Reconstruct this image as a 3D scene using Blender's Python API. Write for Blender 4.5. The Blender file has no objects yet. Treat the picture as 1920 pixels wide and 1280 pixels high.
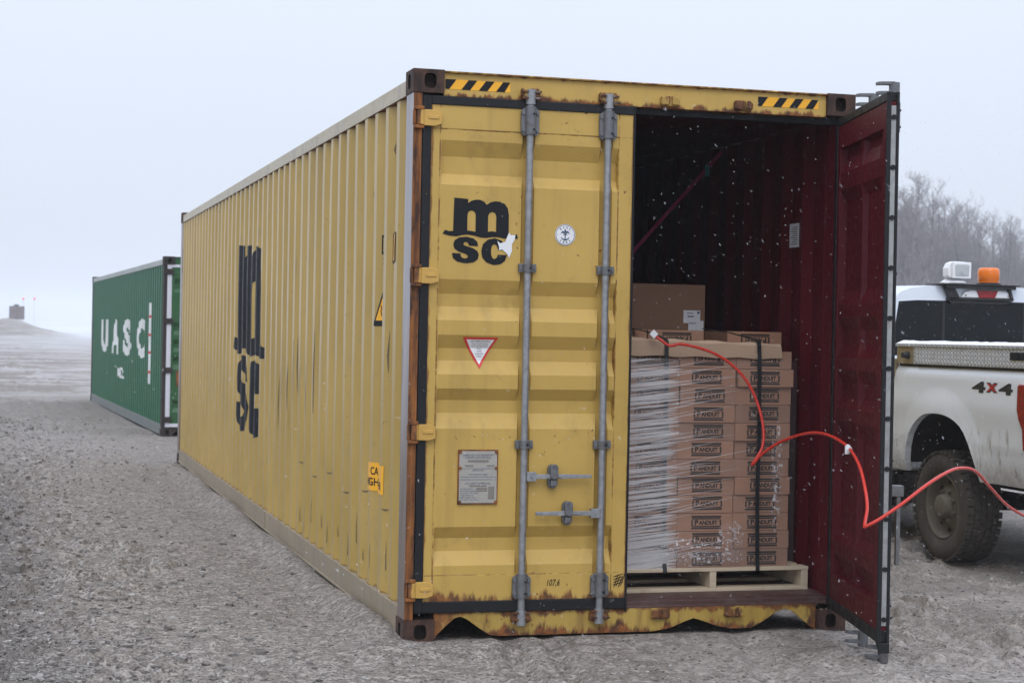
import bpy, bmesh, math, random
import numpy as np
from mathutils import Vector, Matrix, Euler, noise
sin, cos, pi, R = math.sin, math.cos, math.pi, math.radians
random.seed(7)
S = bpy.context.scene
COL = S.collection

# ------------------------------------------------------------------ camera, world, sun, exposure
CAM = Vector((-1.96114, -8.74831, 1.57004)); CROT = Euler((1.5665749, -0.0192322, -0.2781801), 'XYZ'); FPX = 3335.9
cd = bpy.data.cameras.new('camera'); cam = bpy.data.objects.new('camera', cd); COL.objects.link(cam)
cam.location = CAM; cam.rotation_euler = CROT
cd.sensor_width = 36; cd.lens = 36 * FPX / 1920; cd.clip_start = .1; cd.clip_end = 6000
cd.dof.use_dof = True; cd.dof.focus_distance = 9.0; cd.dof.aperture_fstop = 6.3
S.camera = cam
SUN_EL, SUN_AZ = R(50), R(195)          # azimuth clockwise from +Y
w = bpy.data.worlds.new('World'); S.world = w; w.use_nodes = True
nt = w.node_tree; nt.nodes.clear()
out = nt.nodes.new('ShaderNodeOutputWorld'); bg = nt.nodes.new('ShaderNodeBackground')
sky = nt.nodes.new('ShaderNodeTexSky'); sky.sky_type = 'NISHITA'; sky.sun_disc = False
sky.sun_elevation = SUN_EL; sky.sun_rotation = SUN_AZ; sky.air_density = 1.0; sky.dust_density = 3.0
geo = nt.nodes.new('ShaderNodeNewGeometry'); sep = nt.nodes.new('ShaderNodeSeparateXYZ')
tc = nt.nodes.new('ShaderNodeTexCoord'); nt.links.new(tc.outputs['Generated'], sep.inputs[0])
mr = nt.nodes.new('ShaderNodeMapRange'); nt.links.new(sep.outputs['Z'], mr.inputs['Value'])
mr.inputs['From Min'].default_value = 0; mr.inputs['From Max'].default_value = 1
mr.inputs['To Min'].default_value = 7.2; mr.inputs['To Max'].default_value = 16.0   # overcast: brighter overhead
cl = nt.nodes.new('ShaderNodeTexNoise'); cl.inputs['Scale'].default_value = 1.6; cl.inputs['Detail'].default_value = 4
nt.links.new(tc.outputs['Generated'], cl.inputs['Vector'])
cm = nt.nodes.new('ShaderNodeMapRange'); nt.links.new(cl.outputs['Fac'], cm.inputs['Value'])
cm.inputs['To Min'].default_value = .93; cm.inputs['To Max'].default_value = 1.07
mu = nt.nodes.new('ShaderNodeMath'); mu.operation = 'MULTIPLY'
nt.links.new(mr.outputs[0], mu.inputs[0]); nt.links.new(cm.outputs[0], mu.inputs[1])
ct = nt.nodes.new('ShaderNodeVectorMath'); ct.operation = 'SCALE'; ct.inputs[0].default_value = (.860, .935, 1.085)
nt.links.new(mu.outputs[0], ct.inputs['Scale'])
mx = nt.nodes.new('ShaderNodeMix'); mx.data_type = 'RGBA'; mx.inputs[0].default_value = .90   # cloud deck over the clear sky
nt.links.new(sky.outputs[0], mx.inputs[6]); nt.links.new(ct.outputs[0], mx.inputs[7])
nt.links.new(mx.outputs[2], bg.inputs[0]); bg.inputs[1].default_value = 0.10
nt.links.new(bg.outputs[0], out.inputs[0])
sd = bpy.data.lights.new('sun', 'SUN'); sun = bpy.data.objects.new('sun', sd); COL.objects.link(sun)
sd.energy = 0.8; sd.angle = R(35); sd.color = (1, .97, .93)
sun.rotation_euler = (pi/2 - SUN_EL, 0, pi - SUN_AZ); sun.location = (0, 0, 30)
vs = S.view_settings; vs.view_transform = 'Standard'; vs.look = 'None'; vs.exposure = 0.20; vs.gamma = 1
S.cycles.max_bounces = 8; S.cycles.volume_bounces = 1; S.cycles.transparent_max_bounces = 24

# pixel helpers: a pixel of the photograph -> a point on a plane of the place
RM = np.array(CROT.to_matrix())
def ray(u, v): return RM @ np.array([(u-960)/FPX, -(v-640)/FPX, -1.0])
def ony(u, v, y):
    d = ray(u, v); return Vector(np.array(CAM) + d*(y-CAM.y)/d[1])

# ------------------------------------------------------------------ mesh helpers
class MB:
    def __init__(s): s.v = []; s.f = []; s.m = []; s.s = []
    def add(s, vs, fs, mi=0, smooth=False):
        o = len(s.v); s.v += [tuple(p) for p in vs]
        for f in fs: s.f.append([o+i for i in f]); s.m.append(mi); s.s.append(smooth)
        return s
    def box(s, x0, x1, y0, y1, z0, z1, mi=0):
        V = [(x, y, z) for z in (z0, z1) for y in (y0, y1) for x in (x0, x1)]
        return s.add(V, [(0,2,3,1),(4,5,7,6),(0,1,5,4),(2,6,7,3),(0,4,6,2),(1,3,7,5)], mi)
    def obox(s, c, ex, ey, ez, mi=0):
        c, ex, ey, ez = map(Vector, (c, ex, ey, ez))
        V = [c + ex*i + ey*j + ez*k for k in (-1,1) for j in (-1,1) for i in (-1,1)]
        return s.add(V, [(0,2,3,1),(4,5,7,6),(0,1,5,4),(2,6,7,3),(0,4,6,2),(1,3,7,5)], mi)
    def tube(s, pts, r, n=10, mi=0, caps=True):
        pts = [Vector(p) for p in pts]; N = len(pts)
        rs = r if hasattr(r, '__len__') else [r]*N
        up = None; V = []
        for i, p in enumerate(pts):
            t = (pts[min(i+1, N-1)] - pts[max(i-1, 0)])
            t = t.normalized() if t.length > 1e-9 else Vector((0,0,1))
            if up is None: up = t.orthogonal().normalized()
            up = (up - t*up.dot(t)); up = up.normalized() if up.length > 1e-6 else t.orthogonal().normalized()
            b = t.cross(up)
            for k in range(n):
                a = 2*pi*k/n; V.append(p + (up*cos(a) + b*sin(a))*rs[i])
        F = [(i*n+k, i*n+(k+1) % n, (i+1)*n+(k+1) % n, (i+1)*n+k) for i in range(N-1) for k in range(n)]
        s.add(V, F, mi, True)
        if caps:
            s.add(V[:n], [tuple(range(n-1, -1, -1))], mi); s.add(V[-n:], [tuple(range(n))], mi)
        return s
    def cyl(s, p0, p1, r, n=16, mi=0, r2=None): return s.tube([p0, p1], [r, r if r2 is None else r2], n, mi)
    def prism(s, poly, a0, a1, ax='y', mi=0):
        n = len(poly)
        P = {'y': lambda a: [(p[0], a, p[1]) for p in poly], 'x': lambda a: [(a, p[0], p[1]) for p in poly],
             'z': lambda a: [(p[0], p[1], a) for p in poly]}[ax]
        V = P(a0) + P(a1)
        return s.add(V, [tuple(range(n)), tuple(range(2*n-1, n-1, -1))] + [(i, i+n, (i+1) % n+n, (i+1) % n) for i in range(n)], mi)
    def lathe(s, prof, c, axis='x', n=32, mi=0, smooth=True):
        V = []; c = Vector(c)
        for (a, r) in prof:
            for k in range(n):
                t = 2*pi*k/n
                V.append(c + {'x': Vector((a, r*cos(t), r*sin(t))), 'z': Vector((r*cos(t), r*sin(t), a)), 'y': Vector((r*cos(t), a, r*sin(t)))}[axis])
        F = [(i*n+k, i*n+(k+1) % n, (i+1)*n+(k+1) % n, (i+1)*n+k) for i in range(len(prof)-1) for k in range(n)]
        return s.add(V, F, mi, smooth)
    def mesh(s, name, mats, xf=None):
        me = bpy.data.meshes.new(name)
        V = [xf(Vector(p)) for p in s.v] if xf else s.v
        me.from_pydata([tuple(p) for p in V], [], s.f)
        for m in (mats if isinstance(mats, (list, tuple)) else [mats]): me.materials.append(m)
        me.polygons.foreach_set('material_index', s.m); me.polygons.foreach_set('use_smooth', s.s)
        bm = bmesh.new(); bm.from_mesh(me); bmesh.ops.recalc_face_normals(bm, faces=bm.faces); bm.to_mesh(me); bm.free()
        return me
    def build(s, name, mats, parent=None, xf=None, bevel=0, seg=2):
        return link(name, s.mesh(name, mats, xf), parent, bevel, seg)

def link(name, me, parent=None, bevel=0, seg=2):
    o = bpy.data.objects.new(name, me); COL.objects.link(o)
    if parent: o.parent = parent
    if bevel:
        b = o.modifiers.new('bevel', 'BEVEL'); b.width = bevel; b.segments = seg; b.limit_method = 'ANGLE'; b.angle_limit = R(40)
    return o
def tag(o, label=None, cat=None, group=None, kind=None):
    for k, v in (('label', label), ('category', cat), ('group', group), ('kind', kind)):
        if v: o[k] = v
    return o
def empty(name, loc=(0,0,0), rz=0, **k):
    o = bpy.data.objects.new(name, None); COL.objects.link(o); o.location = loc; o.rotation_euler = (0,0,rz); o.empty_display_size = .1
    return tag(o, **k)
def copy_tree(o, parent=None):
    c = o.copy(); COL.objects.link(c); c.parent = parent
    for ch in list(o.children): copy_tree(ch, c)
    return c

# flat outlines and letters -> triangles in 2-D
def fill2d(loops):
    cu = bpy.data.curves.new('t', 'CURVE'); cu.dimensions = '2D'; cu.fill_mode = 'BOTH'
    for L in loops:
        sp = cu.splines.new('POLY'); sp.points.add(len(L)-1)
        for i, p in enumerate(L): sp.points[i].co = (p[0], p[1], 0, 1)
        sp.use_cyclic_u = True
    return _curve2mesh(cu)
def _curve2mesh(cu):
    ob = bpy.data.objects.new('t', cu); COL.objects.link(ob)
    dg = bpy.context.evaluated_depsgraph_get(); me = bpy.data.meshes.new_from_object(ob.evaluated_get(dg))
    V = [(v.co.x, v.co.y) for v in me.vertices]; F = [tuple(p.vertices) for p in me.polygons]
    bpy.data.objects.remove(ob); bpy.data.curves.remove(cu); bpy.data.meshes.remove(me)
    return V, F
_tc = {}
def text2d(body, x0, x1, z0, z1, bold=0.0, shear=0.0, flip=False):
    """letters stretched to fill the rectangle"""
    key = (body, bold, shear)
    if key not in _tc:
        cu = bpy.data.curves.new('t', 'FONT'); cu.body = body; cu.size = 1; cu.offset = bold; cu.shear = shear; cu.resolution_u = 3
        _tc[key] = _curve2mesh(cu)
    V, F = _tc[key]
    ax = min(p[0] for p in V); bx = max(p[0] for p in V); az = min(p[1] for p in V); bz = max(p[1] for p in V)
    return [(x0+(p[0]-ax)/(bx-ax)*(x1-x0), z0+(p[1]-az)/(bz-az)*(z1-z0)) for p in V], F
def rect2d(x0, x1, z0, z1): return [(x0,z0),(x1,z0),(x1,z1),(x0,z1)], [(0,1,2,3)]
def disc2d(cx, cz, r, n=36, r0=0):
    o = [(cx+r*cos(2*pi*k/n), cz+r*sin(2*pi*k/n)) for k in range(n)]
    if r0 <= 0: return o, [tuple(range(n))]
    i = [(cx+r0*cos(2*pi*k/n), cz+r0*sin(2*pi*k/n)) for k in range(n)]
    return o+i, [(k, (k+1) % n, n+(k+1) % n, n+k) for k in range(n)]
def stroke2d(pts, wd):
    V = []; F = []
    for i, p in enumerate(pts):
        a = pts[max(i-1,0)]; b = pts[min(i+1,len(pts)-1)]; dx, dz = b[0]-a[0], b[1]-a[1]; l = math.hypot(dx, dz) or 1
        h = (wd[i] if hasattr(wd, '__len__') else wd)/2
        V += [(p[0]-dz/l*h, p[1]+dx/l*h), (p[0]+dz/l*h, p[1]-dx/l*h)]
    return V, [(2*i, 2*i+1, 2*i+3, 2*i+2) for i in range(len(pts)-1)]
def drape(mb, vf, cuts, axis, place, mi=0, cuts2=()):
    """cut a flat mesh along fold lines, then lay it on a folded surface"""
    bm = bmesh.new(); vs_ = [bm.verts.new((p[0], p[1], 0)) for p in vf[0]]
    for f in vf[1]:
        try: bm.faces.new([vs_[i] for i in f])
        except ValueError: pass
    lo = min(p[axis] for p in vf[0]); hi = max(p[axis] for p in vf[0])
    for c in cuts:
        if lo < c < hi:
            n = (1,0,0) if axis == 0 else (0,1,0)
            bmesh.ops.bisect_plane(bm, geom=bm.verts[:]+bm.edges[:]+bm.faces[:], plane_co=(c if axis == 0 else 0, c if axis == 1 else 0, 0), plane_no=n, dist=1e-6)
    for c in cuts2: bmesh.ops.bisect_plane(bm, geom=bm.verts[:]+bm.edges[:]+bm.faces[:], plane_co=(0, c, 0), plane_no=(0,1,0), dist=1e-6)
    bm.verts.index_update()
    mb.add([place(v.co.x, v.co.y) for v in bm.verts], [[v.index for v in f.verts] for f in bm.faces], mi)
    bm.free()

# ------------------------------------------------------------------ materials
class G:
    def __init__(s, name, rough=.5, metal=0.0, spec=.5):
        s.mat = bpy.data.materials.new(name); s.mat.use_nodes = True; s.nt = s.mat.node_tree
        s.b = s.nt.nodes['Principled BSDF']; s.b.inputs['Roughness'].default_value = rough; s.b.inputs['Metallic'].default_value = metal
        s.b.inputs['Specular IOR Level'].default_value = spec
        s.tc = s.nt.nodes.new('ShaderNodeTexCoord'); s.P = s.tc.outputs['Object']
    def n(s, t, **k):
        x = s.nt.nodes.new(t)
        for a, b in k.items(): setattr(x, a, b)
        return x
    def put(s, sock, v):
        if isinstance(v, bpy.types.NodeSocket): s.nt.links.new(v, sock)
        elif v is not None:
            if sock.type == 'RGBA' and len(v) == 3: v = (*v, 1)
            sock.default_value = v
    def scale(s, v, k):
        x = s.n('ShaderNodeVectorMath', operation='MULTIPLY'); s.put(x.inputs[0], v); s.put(x.inputs[1], k); return x.outputs[0]
    def noise(s, scale=5, detail=4, rough=.55, vec=None, st=None, dist=0):
        x = s.n('ShaderNodeTexNoise'); v = vec or s.P
        if st: v = s.scale(v, st)
        s.put(x.inputs['Vector'], v); x.inputs['Scale'].default_value = scale; x.inputs['Detail'].default_value = detail
        x.inputs['Roughness'].default_value = rough; x.inputs['Distortion'].default_value = dist; return x.outputs['Fac']
    def voro(s, scale, feature='F1', out='Distance', vec=None, rnd=1):
        x = s.n('ShaderNodeTexVoronoi', feature=feature); s.put(x.inputs['Vector'], vec or s.P); x.inputs['Scale'].default_value = scale
        x.inputs['Randomness'].default_value = rnd; return x.outputs[out]
    def m(s, op, a, b=None, c=None):
        x = s.n('ShaderNodeMath', operation=op)
        s.put(x.inputs[0], a); s.put(x.inputs[1], b); s.put(x.inputs[2], c); return x.outputs[0]
    def ss(s, v, a, b, lo=0., hi=1.):
        x = s.n('ShaderNodeMapRange', interpolation_type='SMOOTHSTEP'); s.put(x.inputs['Value'], v)
        for k, q in (('From Min', a), ('From Max', b), ('To Min', lo), ('To Max', hi)): s.put(x.inputs[k], q)
        return x.outputs[0]
    def mix(s, f, a, b):
        x = s.n('ShaderNodeMix', data_type='RGBA'); s.put(x.inputs[0], f); s.put(x.inputs[6], a); s.put(x.inputs[7], b); return x.outputs[2]
    def xyz(s, v=None):
        x = s.n('ShaderNodeSeparateXYZ'); s.put(x.inputs[0], v or s.P); return x.outputs
    def bump(s, h, strength=.3, dist=.01, nrm=None):
        x = s.n('ShaderNodeBump'); s.put(x.inputs['Height'], h); x.inputs['Strength'].default_value = strength; x.inputs['Distance'].default_value = dist
        if nrm: s.put(x.inputs['Normal'], nrm)
        return x.outputs[0]
    def done(s, col, rough=None, nrm=None, alpha=None):
        s.put(s.b.inputs['Base Color'], col)
        if rough is not None: s.put(s.b.inputs['Roughness'], rough)
        if nrm is not None: s.put(s.b.inputs['Normal'], nrm)
        if alpha is not None: s.put(s.b.inputs['Alpha'], alpha)
        return s.mat

RUST1, RUST2 = (.075, .028, .014), (.30, .105, .025)
def painted(name, base, dirt=(.16,.14,.11), dirt_amt=.35, rust=.5, edges=(), rough=.48, streak=.5, fade=None, smears=0, spec=.5, bump=.18, rv=1., lines=()):
    g = G(name, spec=spec); P = g.xyz()
    big = g.noise(1.3, 4); fine = g.noise(28, 5, .65)
    c = g.mix(g.ss(big, .3, .75), base, fade or tuple(min(1, q*1.14+.012) for q in base))
    st = g.noise(1, 5, .6, st=(9, 9, .55))
    c = g.mix(g.m('MULTIPLY', g.ss(st, .48, .78), streak*dirt_amt), c, dirt)
    c = g.mix(g.m('MULTIPLY', g.ss(g.noise(5, 6, .7), .5, .85), dirt_amt*.8), c, dirt)
    if smears:   # black rub marks running down
        sm = g.m('MULTIPLY', g.ss(g.noise(1, 3, .5, st=(30, 30, 1.1)), .70, .74), g.ss(g.noise(1, 2, .5, st=(.9, .9, 1.5)), .52, .60))
        c = g.mix(g.m('MULTIPLY', sm, smears), c, (.03, .03, .032))
    rcol = g.mix(g.ss(g.noise(22, 5, .7), .35, .7), RUST1, RUST2)
    spots = g.m('MULTIPLY', g.ss(g.noise(34, 3, .5), .665, .73), g.ss(g.noise(2.6, 3), .48, .64))
    mask = g.m('MULTIPLY', spots, rust)
    for (ax, pos, sgn, wd, amt) in edges:      # rust creeping from an edge of the sheet
        d = g.m('MULTIPLY', g.m('SUBTRACT', P[ax], pos), sgn)          # distance from the edge
        nz = g.noise(1, 4, .65, st=[(16, 16, 3.5), (16, 16, 3.5), (16, 16, 3.5)][ax]) if ax == 2 else g.noise(1, 4, .6, st=(20, 20, 5))
        e = g.ss(g.m('SUBTRACT', g.m('DIVIDE', d, wd), g.m('MULTIPLY', g.m('SUBTRACT', nz, .38), 2.8)), .25, -.25)
        mask = g.m('MAXIMUM', mask, g.m('MULTIPLY', e, amt))
    for (ax, pos, wd, amt) in lines:           # rusted seam
        d = g.m('ABSOLUTE', g.m('SUBTRACT', P[ax], pos)); nz = g.noise(1, 5, .7, st=(7, 7, 7))
        e = g.m('MULTIPLY', g.ss(g.m('ADD', d, g.m('MULTIPLY', g.m('SUBTRACT', g.noise(30, 3), .5), wd)), wd, wd*.3), g.ss(nz, .41, .54))
        mask = g.m('MAXIMUM', mask, g.m('MULTIPLY', e, amt))
    c = g.mix(mask, c, rcol)
    rg = g.m('ADD', g.m('MULTIPLY', mask, .3), g.ss(fine, .3, .7, rough-.06*rv, rough+.1*rv))
    if not bump: return g.done(c, rg)
    return g.done(c, rg, g.bump(g.m('ADD', g.m('MULTIPLY', fine, .35), g.m('MULTIPLY', mask, g.noise(60, 3))), bump, .004))
def plain(name, col, rough=.5, metal=0, var=.12, sc=18, bump=.1, spec=.5):
    g = G(name, rough, metal, spec); f = g.noise(sc, 5, .6)
    c = g.mix(f, tuple(q*(1-var) for q in col), tuple(q*(1+var) for q in col))
    return g.done(c, g.ss(g.noise(sc*.4, 4), .3, .7, max(.05, rough-.1), min(1, rough+.1)), g.bump(f, bump, .003) if bump else None)
def galv(name, col, rough=.45, rust=.3):
    g = G(name, rough, .55); f = g.noise(35, 5, .65)
    c = g.mix(g.ss(f, .3, .7), tuple(q*.75 for q in col), col)
    c = g.mix(g.m('MULTIPLY', g.ss(g.noise(9, 5, .65), .56, .68), rust), c, (.10, .055, .035))
    return g.done(c, g.ss(f, .2, .8, rough-.1, rough+.2), g.bump(f, .15, .003))
def rusty(name, a=RUST1, b=RUST2, paint=None, amt=.5, rough=.75, st=(10,10,3)):
    g = G(name, rough, .1); f = g.noise(1, 6, .68, st=st)
    c = g.mix(g.ss(f, .35, .68), a, b)
    if paint: c = g.mix(g.ss(g.noise(1, 5, .7, st=(7,7,2)), .62-amt*.3, .70-amt*.3), c, paint)
    return g.done(c, None, g.bump(g.noise(50, 5, .7), .35, .004))

YEL = (.505, .327, .072); YELS = (.450, .304, .082)
M = {}
M['yellow_door'] = painted('yellow_door_paint', YEL, dirt=(.24,.145,.04), dirt_amt=.62, rust=1., bump=.08, edges=[(2,.205,1,.075,.95), (0,.062,1,.020,.8), (0,1.143,-1,.010,.7)], lines=[(0,.110,.006,.8), (0,1.066,.005,.8), (2,2.600,.005,.7), (2,.340,.004,.6)], smears=0)
M['yellow_side'] = painted('yellow_side_paint', YELS, dirt=(.26,.23,.15), dirt_amt=.55, rust=.45, edges=[(2,.165,1,.022,.55)], rough=.30, smears=.3, bump=0, rv=.05, spec=.36)
M['yellow_header'] = painted('yellow_header_paint', (.52,.335,.075), dirt=(.24,.16,.05), dirt_amt=.35, rust=.7, edges=[(2,2.767,1,.042,1.), (2,2.893,-1,.024,.9)])
M['yellow_sill'] = painted('yellow_sill_paint', (.42,.28,.055), dirt=(.13,.055,.015), dirt_amt=.85, rust=1.3, edges=[(2,.030,1,.080,1.), (2,.150,-1,.045,.95), (0,.20,1,.34,.9), (0,2.27,-1,.20,.9)], streak=1.)
M['yellow_hinge'] = painted('yellow_hinge_paint', (.55,.33,.07), dirt=(.25,.13,.04), dirt_amt=.6, rust=1.3, edges=[(0,-.002,1,.020,.95), (0,.112,-1,.010,.8)])
M['rail'] = painted('sheen_rail_paint', (.42,.345,.20), dirt=(.24,.21,.17), dirt_amt=.8, rust=.4, streak=1., rough=.32)  # pale tone is wet sky sheen put into the colour, under dirt streaks
M['rail_low'] = painted('muddy_rail_paint', (.28,.225,.15), dirt=(.20,.18,.16), dirt_amt=.95, rust=.3, streak=1., rough=.7)
M['maroon'] = painted('maroon_inner_paint', (.078,.0045,.009), dirt=(.03,.010,.010), dirt_amt=.5, rust=.6, fade=(.100,.0065,.012), rough=.45, spec=.22, bump=.06)
M['maroon_floor'] = painted('worn_floor', (.075,.035,.03), dirt=(.16,.14,.13), dirt_amt=.9, rust=.2)
M['casting'] = rusty('casting_rust', (.028,.014,.011), (.095,.045,.028), st=(14,14,10))
M['casting_hole'] = rusty('casting_hole_rust', (.010,.007,.006), (.03,.016,.010))
def worn_sheen_post():
    g = G('worn_post_sky_sheen', .42); P = g.xyz(); f = g.noise(1, 6, .68, st=(30,30,1.2))
    c = g.mix(g.ss(f, .35, .68), (.34,.32,.33), (.46,.43,.44)); c = g.mix(g.ss(g.noise(1, 5, .7, st=(22,22,1)), .60, .68), c, (.15,.09,.07))  # lavender grey is sky sheen put into the colour; brown patches are wear
    low = g.ss(g.m('ADD', P[2], g.m('MULTIPLY', f, .8)), 2.1, 1.0); c = g.mix(g.m('MULTIPLY', low, .8), c, g.mix(f, (.045,.03,.025), (.24,.17,.11)))
    return g.done(c, None, g.bump(f, .3, .004))
M['post_side'] = worn_sheen_post()
M['post_front'] = rusty('post_rust', (.10,.032,.010), (.34,.125,.025), paint=(.045,.018,.010), amt=.38, st=(26,26,2.2))
M['keeper'] = rusty('keeper_rust', RUST1, (.22,.09,.03), paint=(.42,.27,.07), amt=.35, st=(25,25,25))
M['cam'] = rusty('cam_rust', (.05,.022,.012), (.20,.085,.03), paint=(.30,.30,.30), amt=.25, st=(30,30,30))
M['rubber'] = plain('black_rubber', (.010,.011,.013), .5, var=.4, sc=30, bump=.1, spec=.3)
M['zinc'] = galv('galvanised_steel', (.36,.37,.385), .40, .35)
M['zinc_dark'] = galv('grimy_steel', (.20,.205,.215), .48, .5)
M['strip'] = galv('grey_retainer', (.42,.43,.43), .5, .15)
M['ink'] = plain('black_paint', (.007,.009,.012), .5, var=.3, sc=20, bump=.05, spec=.25)
M['ink_side'] = painted('weathered_black_paint', (.008,.010,.014), dirt=(.08,.07,.05), dirt_amt=.25, rust=0, rough=.5, spec=.18, bump=0)
M['amber'] = plain('amber_sticker', (.95,.46,.02), .4, var=.08, bump=.03)
M['white_st'] = plain('white_sticker', (.80,.81,.83), .4, var=.05, bump=.03)
M['red_st'] = plain('red_sticker', (.62,.035,.03), .4, var=.08, bump=.03)
M['navy'] = plain('navy_ink', (.05,.09,.16), .5, bump=0)
M['plate'] = plain('aluminium_plate', (.42,.40,.36), .45, .35, .15, 30)
M['plate_rust'] = rusty('plate_edge_rust')
M['green_side'] = painted('green_side_paint', (.008,.100,.042), dirt=(.08,.15,.11), dirt_amt=.30, rust=.2, fade=(.011,.115,.050), rough=.42, spec=.35)
M['green_door'] = painted('green_door_paint', (.010,.085,.022), dirt=(.10,.14,.1), dirt_amt=.25, rust=.2)
M['green_rail'] = painted('pale_green_rail', (.34,.37,.35), dirt=(.2,.21,.2), dirt_amt=.8, rust=.3)
M['green_rail_low'] = painted('muddy_green_rail', (.13,.15,.14), dirt=(.18,.17,.16), dirt_amt=.9, rust=.3)
M['dark_steel'] = rusty('dark_steel', (.020,.018,.018), (.05,.035,.03))
M['white_rubber'] = plain('white_gasket', (.62,.62,.68), .5, var=.06)
M['white_paint'] = painted('white_lettering', (.70,.71,.70), dirt=(.10,.18,.13), dirt_amt=.6, rust=.1)
M['scuff'] = plain('dark_scuff', (.13,.105,.065), .6, var=.5, sc=40, bump=0)

def cardboard(name, base):
    g = G(name, .78, 0, .2); P = g.xyz(); o = g.n('ShaderNodeObjectInfo'); rnd = o.outputs['Random']
    f = g.noise(1, 4, .6, st=(10, 10, 60)); f2 = g.noise(3, 4, .6)
    c = g.mix(f, tuple(q*.92 for q in base), tuple(q*1.06 for q in base))
    c = g.mix(g.m('MULTIPLY', g.ss(f2, .5, .8), .3), c, tuple(q*.72 for q in base))
    hs = g.n('ShaderNodeHueSaturation'); g.put(hs.inputs['Color'], c); g.put(hs.inputs['Value'], g.ss(rnd, 0, 1, .86, 1.1)); g.put(hs.inputs['Saturation'], g.ss(rnd, 0, 1, .92, 1.05))
    return g.done(hs.outputs[0], None, g.bump(f, .12, .003))
M['card'] = cardboard('brown_cardboard', (.33,.190,.130))
M['kraft'] = cardboard('kraft_cap_sheet', (.42,.30,.215))
M['card_ink'] = plain('carton_ink', (.022,.017,.016), .6, var=.3, sc=60, bump=0)
def wood_mat():
    g = G('pallet_wood', .7, 0, .25); f = g.noise(1, 6, .65, st=(2.2, 14, 60), dist=.4)
    c = g.mix(f, (.50,.41,.29), (.68,.58,.44)); c = g.mix(g.ss(g.noise(6, 4), .55, .8), c, (.30,.21,.13))
    return g.done(c, None, g.bump(f, .2, .003))
M['wood'] = wood_mat()
M['hose'] = plain('orange_red_hose', (.58,.036,.022), .34, var=.06, sc=40, bump=.02)
M['strap'] = plain('black_strapping', (.018,.022,.024), .35, var=.2, bump=.05)
M['magenta'] = plain('magenta_webbing', (.34,.02,.09), .7, bump=.1, sc=120)
M['teal'] = plain('teal_tag', (.05,.25,.30), .5)
M['label'] = plain('paper_label', (.68,.70,.74), .5, var=.04, bump=0)

# ------------------------------------------------------------------ ground
def smooth(a, b, x):
    t = np.clip((x-a)/(b-a), 0, 1); return t*t*(3-2*t)
def _vn(x, y, seed):                                   # cheap value noise, vectorised
    xi = np.floor(x).astype(np.int64); yi = np.floor(y).astype(np.int64); fx = x-xi; fy = y-yi
    fx = fx*fx*fx*(fx*(fx*6-15)+10); fy = fy*fy*fy*(fy*(fy*6-15)+10)
    def h(a, b):
        n = (a*374761393 + b*668265263 + seed*974711) & 0x7fffffff
        n = ((n ^ (n >> 13))*1274126177) & 0x7fffffff
        return ((n ^ (n >> 16)) & 0xffff)/65535.
    return (h(xi,yi)*(1-fx)+h(xi+1,yi)*fx)*(1-fy) + (h(xi,yi+1)*(1-fx)+h(xi+1,yi+1)*fx)*fy
def fbm(x, y, sc, oct=4, seed=1, g=.5):
    a = 1; t = 0; s = 0; c, q = cos(.6), sin(.6)
    for i in range(oct):
        t = t + a*_vn(x*sc+17.3*i, y*sc-9.1*i, seed+i); s += a; a *= g; sc *= 2.07; x, y = x*c-y*q, x*q+y*c
    return t/s
def ground_z(x, y):
    x = np.asarray(x, float); y = np.asarray(y, float)
    d = np.hypot(x-CAM.x, y-CAM.y)
    z = (fbm(x, y, .18, 3, 3)-.5)*.10*smooth(14, 40, d) + (fbm(x, y, .9, 3, 5)-.5)*.045
    z = z + (fbm(x, y, .03, 3, 11)-.5)*1.2*smooth(30, 150, d)
    # low bank that carries the far road at the left
    z = z + 2.5*smooth(90, 285, y)*np.exp(-((x+1.2)/5)**2)
    # crushed stone at the left, mud clods at the right
    left = smooth(-.6, -1.7, x - (y+1)*.02 + (fbm(x, y, .8, 2, 21)-.5)*1.2)
    clod = np.maximum(fbm(x, y, 6.5, 2, 31, .45)-.50, 0)
    right = smooth(.5, 1.6, x + (fbm(x, y, 1.1, 2, 23)-.5)*1.5)
    z = z + clod*(.025 + .14*left + .15*right*smooth(.40, .62, fbm(x, y, 1.3, 3, 41)))
    z = z + (fbm(x, y, 26, 3, 61)-.5)*(.0005+.009*left)
    # wheel tracks in front of the door and past the truck
    for (x0, sl, wd, dep) in ((.42, .10, .05, .026), (.62, .10, .04, .022), (1.55, .22, .07, .022), (3.55, -.12, .16, .04), (3.1, -.10, .12, .03)):
        t = x - x0 - sl*(y+1.0) - .05*np.sin(y*1.7+x0)
        m = np.exp(-(t/wd)**2)*smooth(1.2, -.4, y)
        z = z - dep*m*(1+.5*np.sin(y*46)) + dep*.7*np.exp(-((np.abs(t)-wd*1.7)/(wd*.6))**2)*smooth(1.2, -.4, y)
    # keep it low under the containers; earth heaped against the near corner
    inside = smooth(-.12, .05, x)*smooth(2.55, 2.40, x)*smooth(-.15, .1, y)*smooth(12.4, 12.2, y)
    z = z*(1-.75*inside) - .035*inside*smooth(.3, .8, y) + .012*np.exp(-((y+.02)/.16)**2)*smooth(.0,.3,x)*smooth(2.6,2.2,x)
    z = z + .055*np.exp(-((x+.12)/.20)**2-((y+.22)/.20)**2) + .05*np.exp(-((x-.30)/.26)**2-((y+.30)/.14)**2)
    z = z + (.072+.020*np.sin(y*2.1))*np.exp(-((x+.06)/.12)**2)*smooth(-.3, .6, y)*smooth(12.3, 11.5, y)
    tr = np.exp(-((x-4.65)/.30)**2)*smooth(-3, 1, y)*smooth(4, 3.2, y)
    return z - .02*tr - .006
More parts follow.
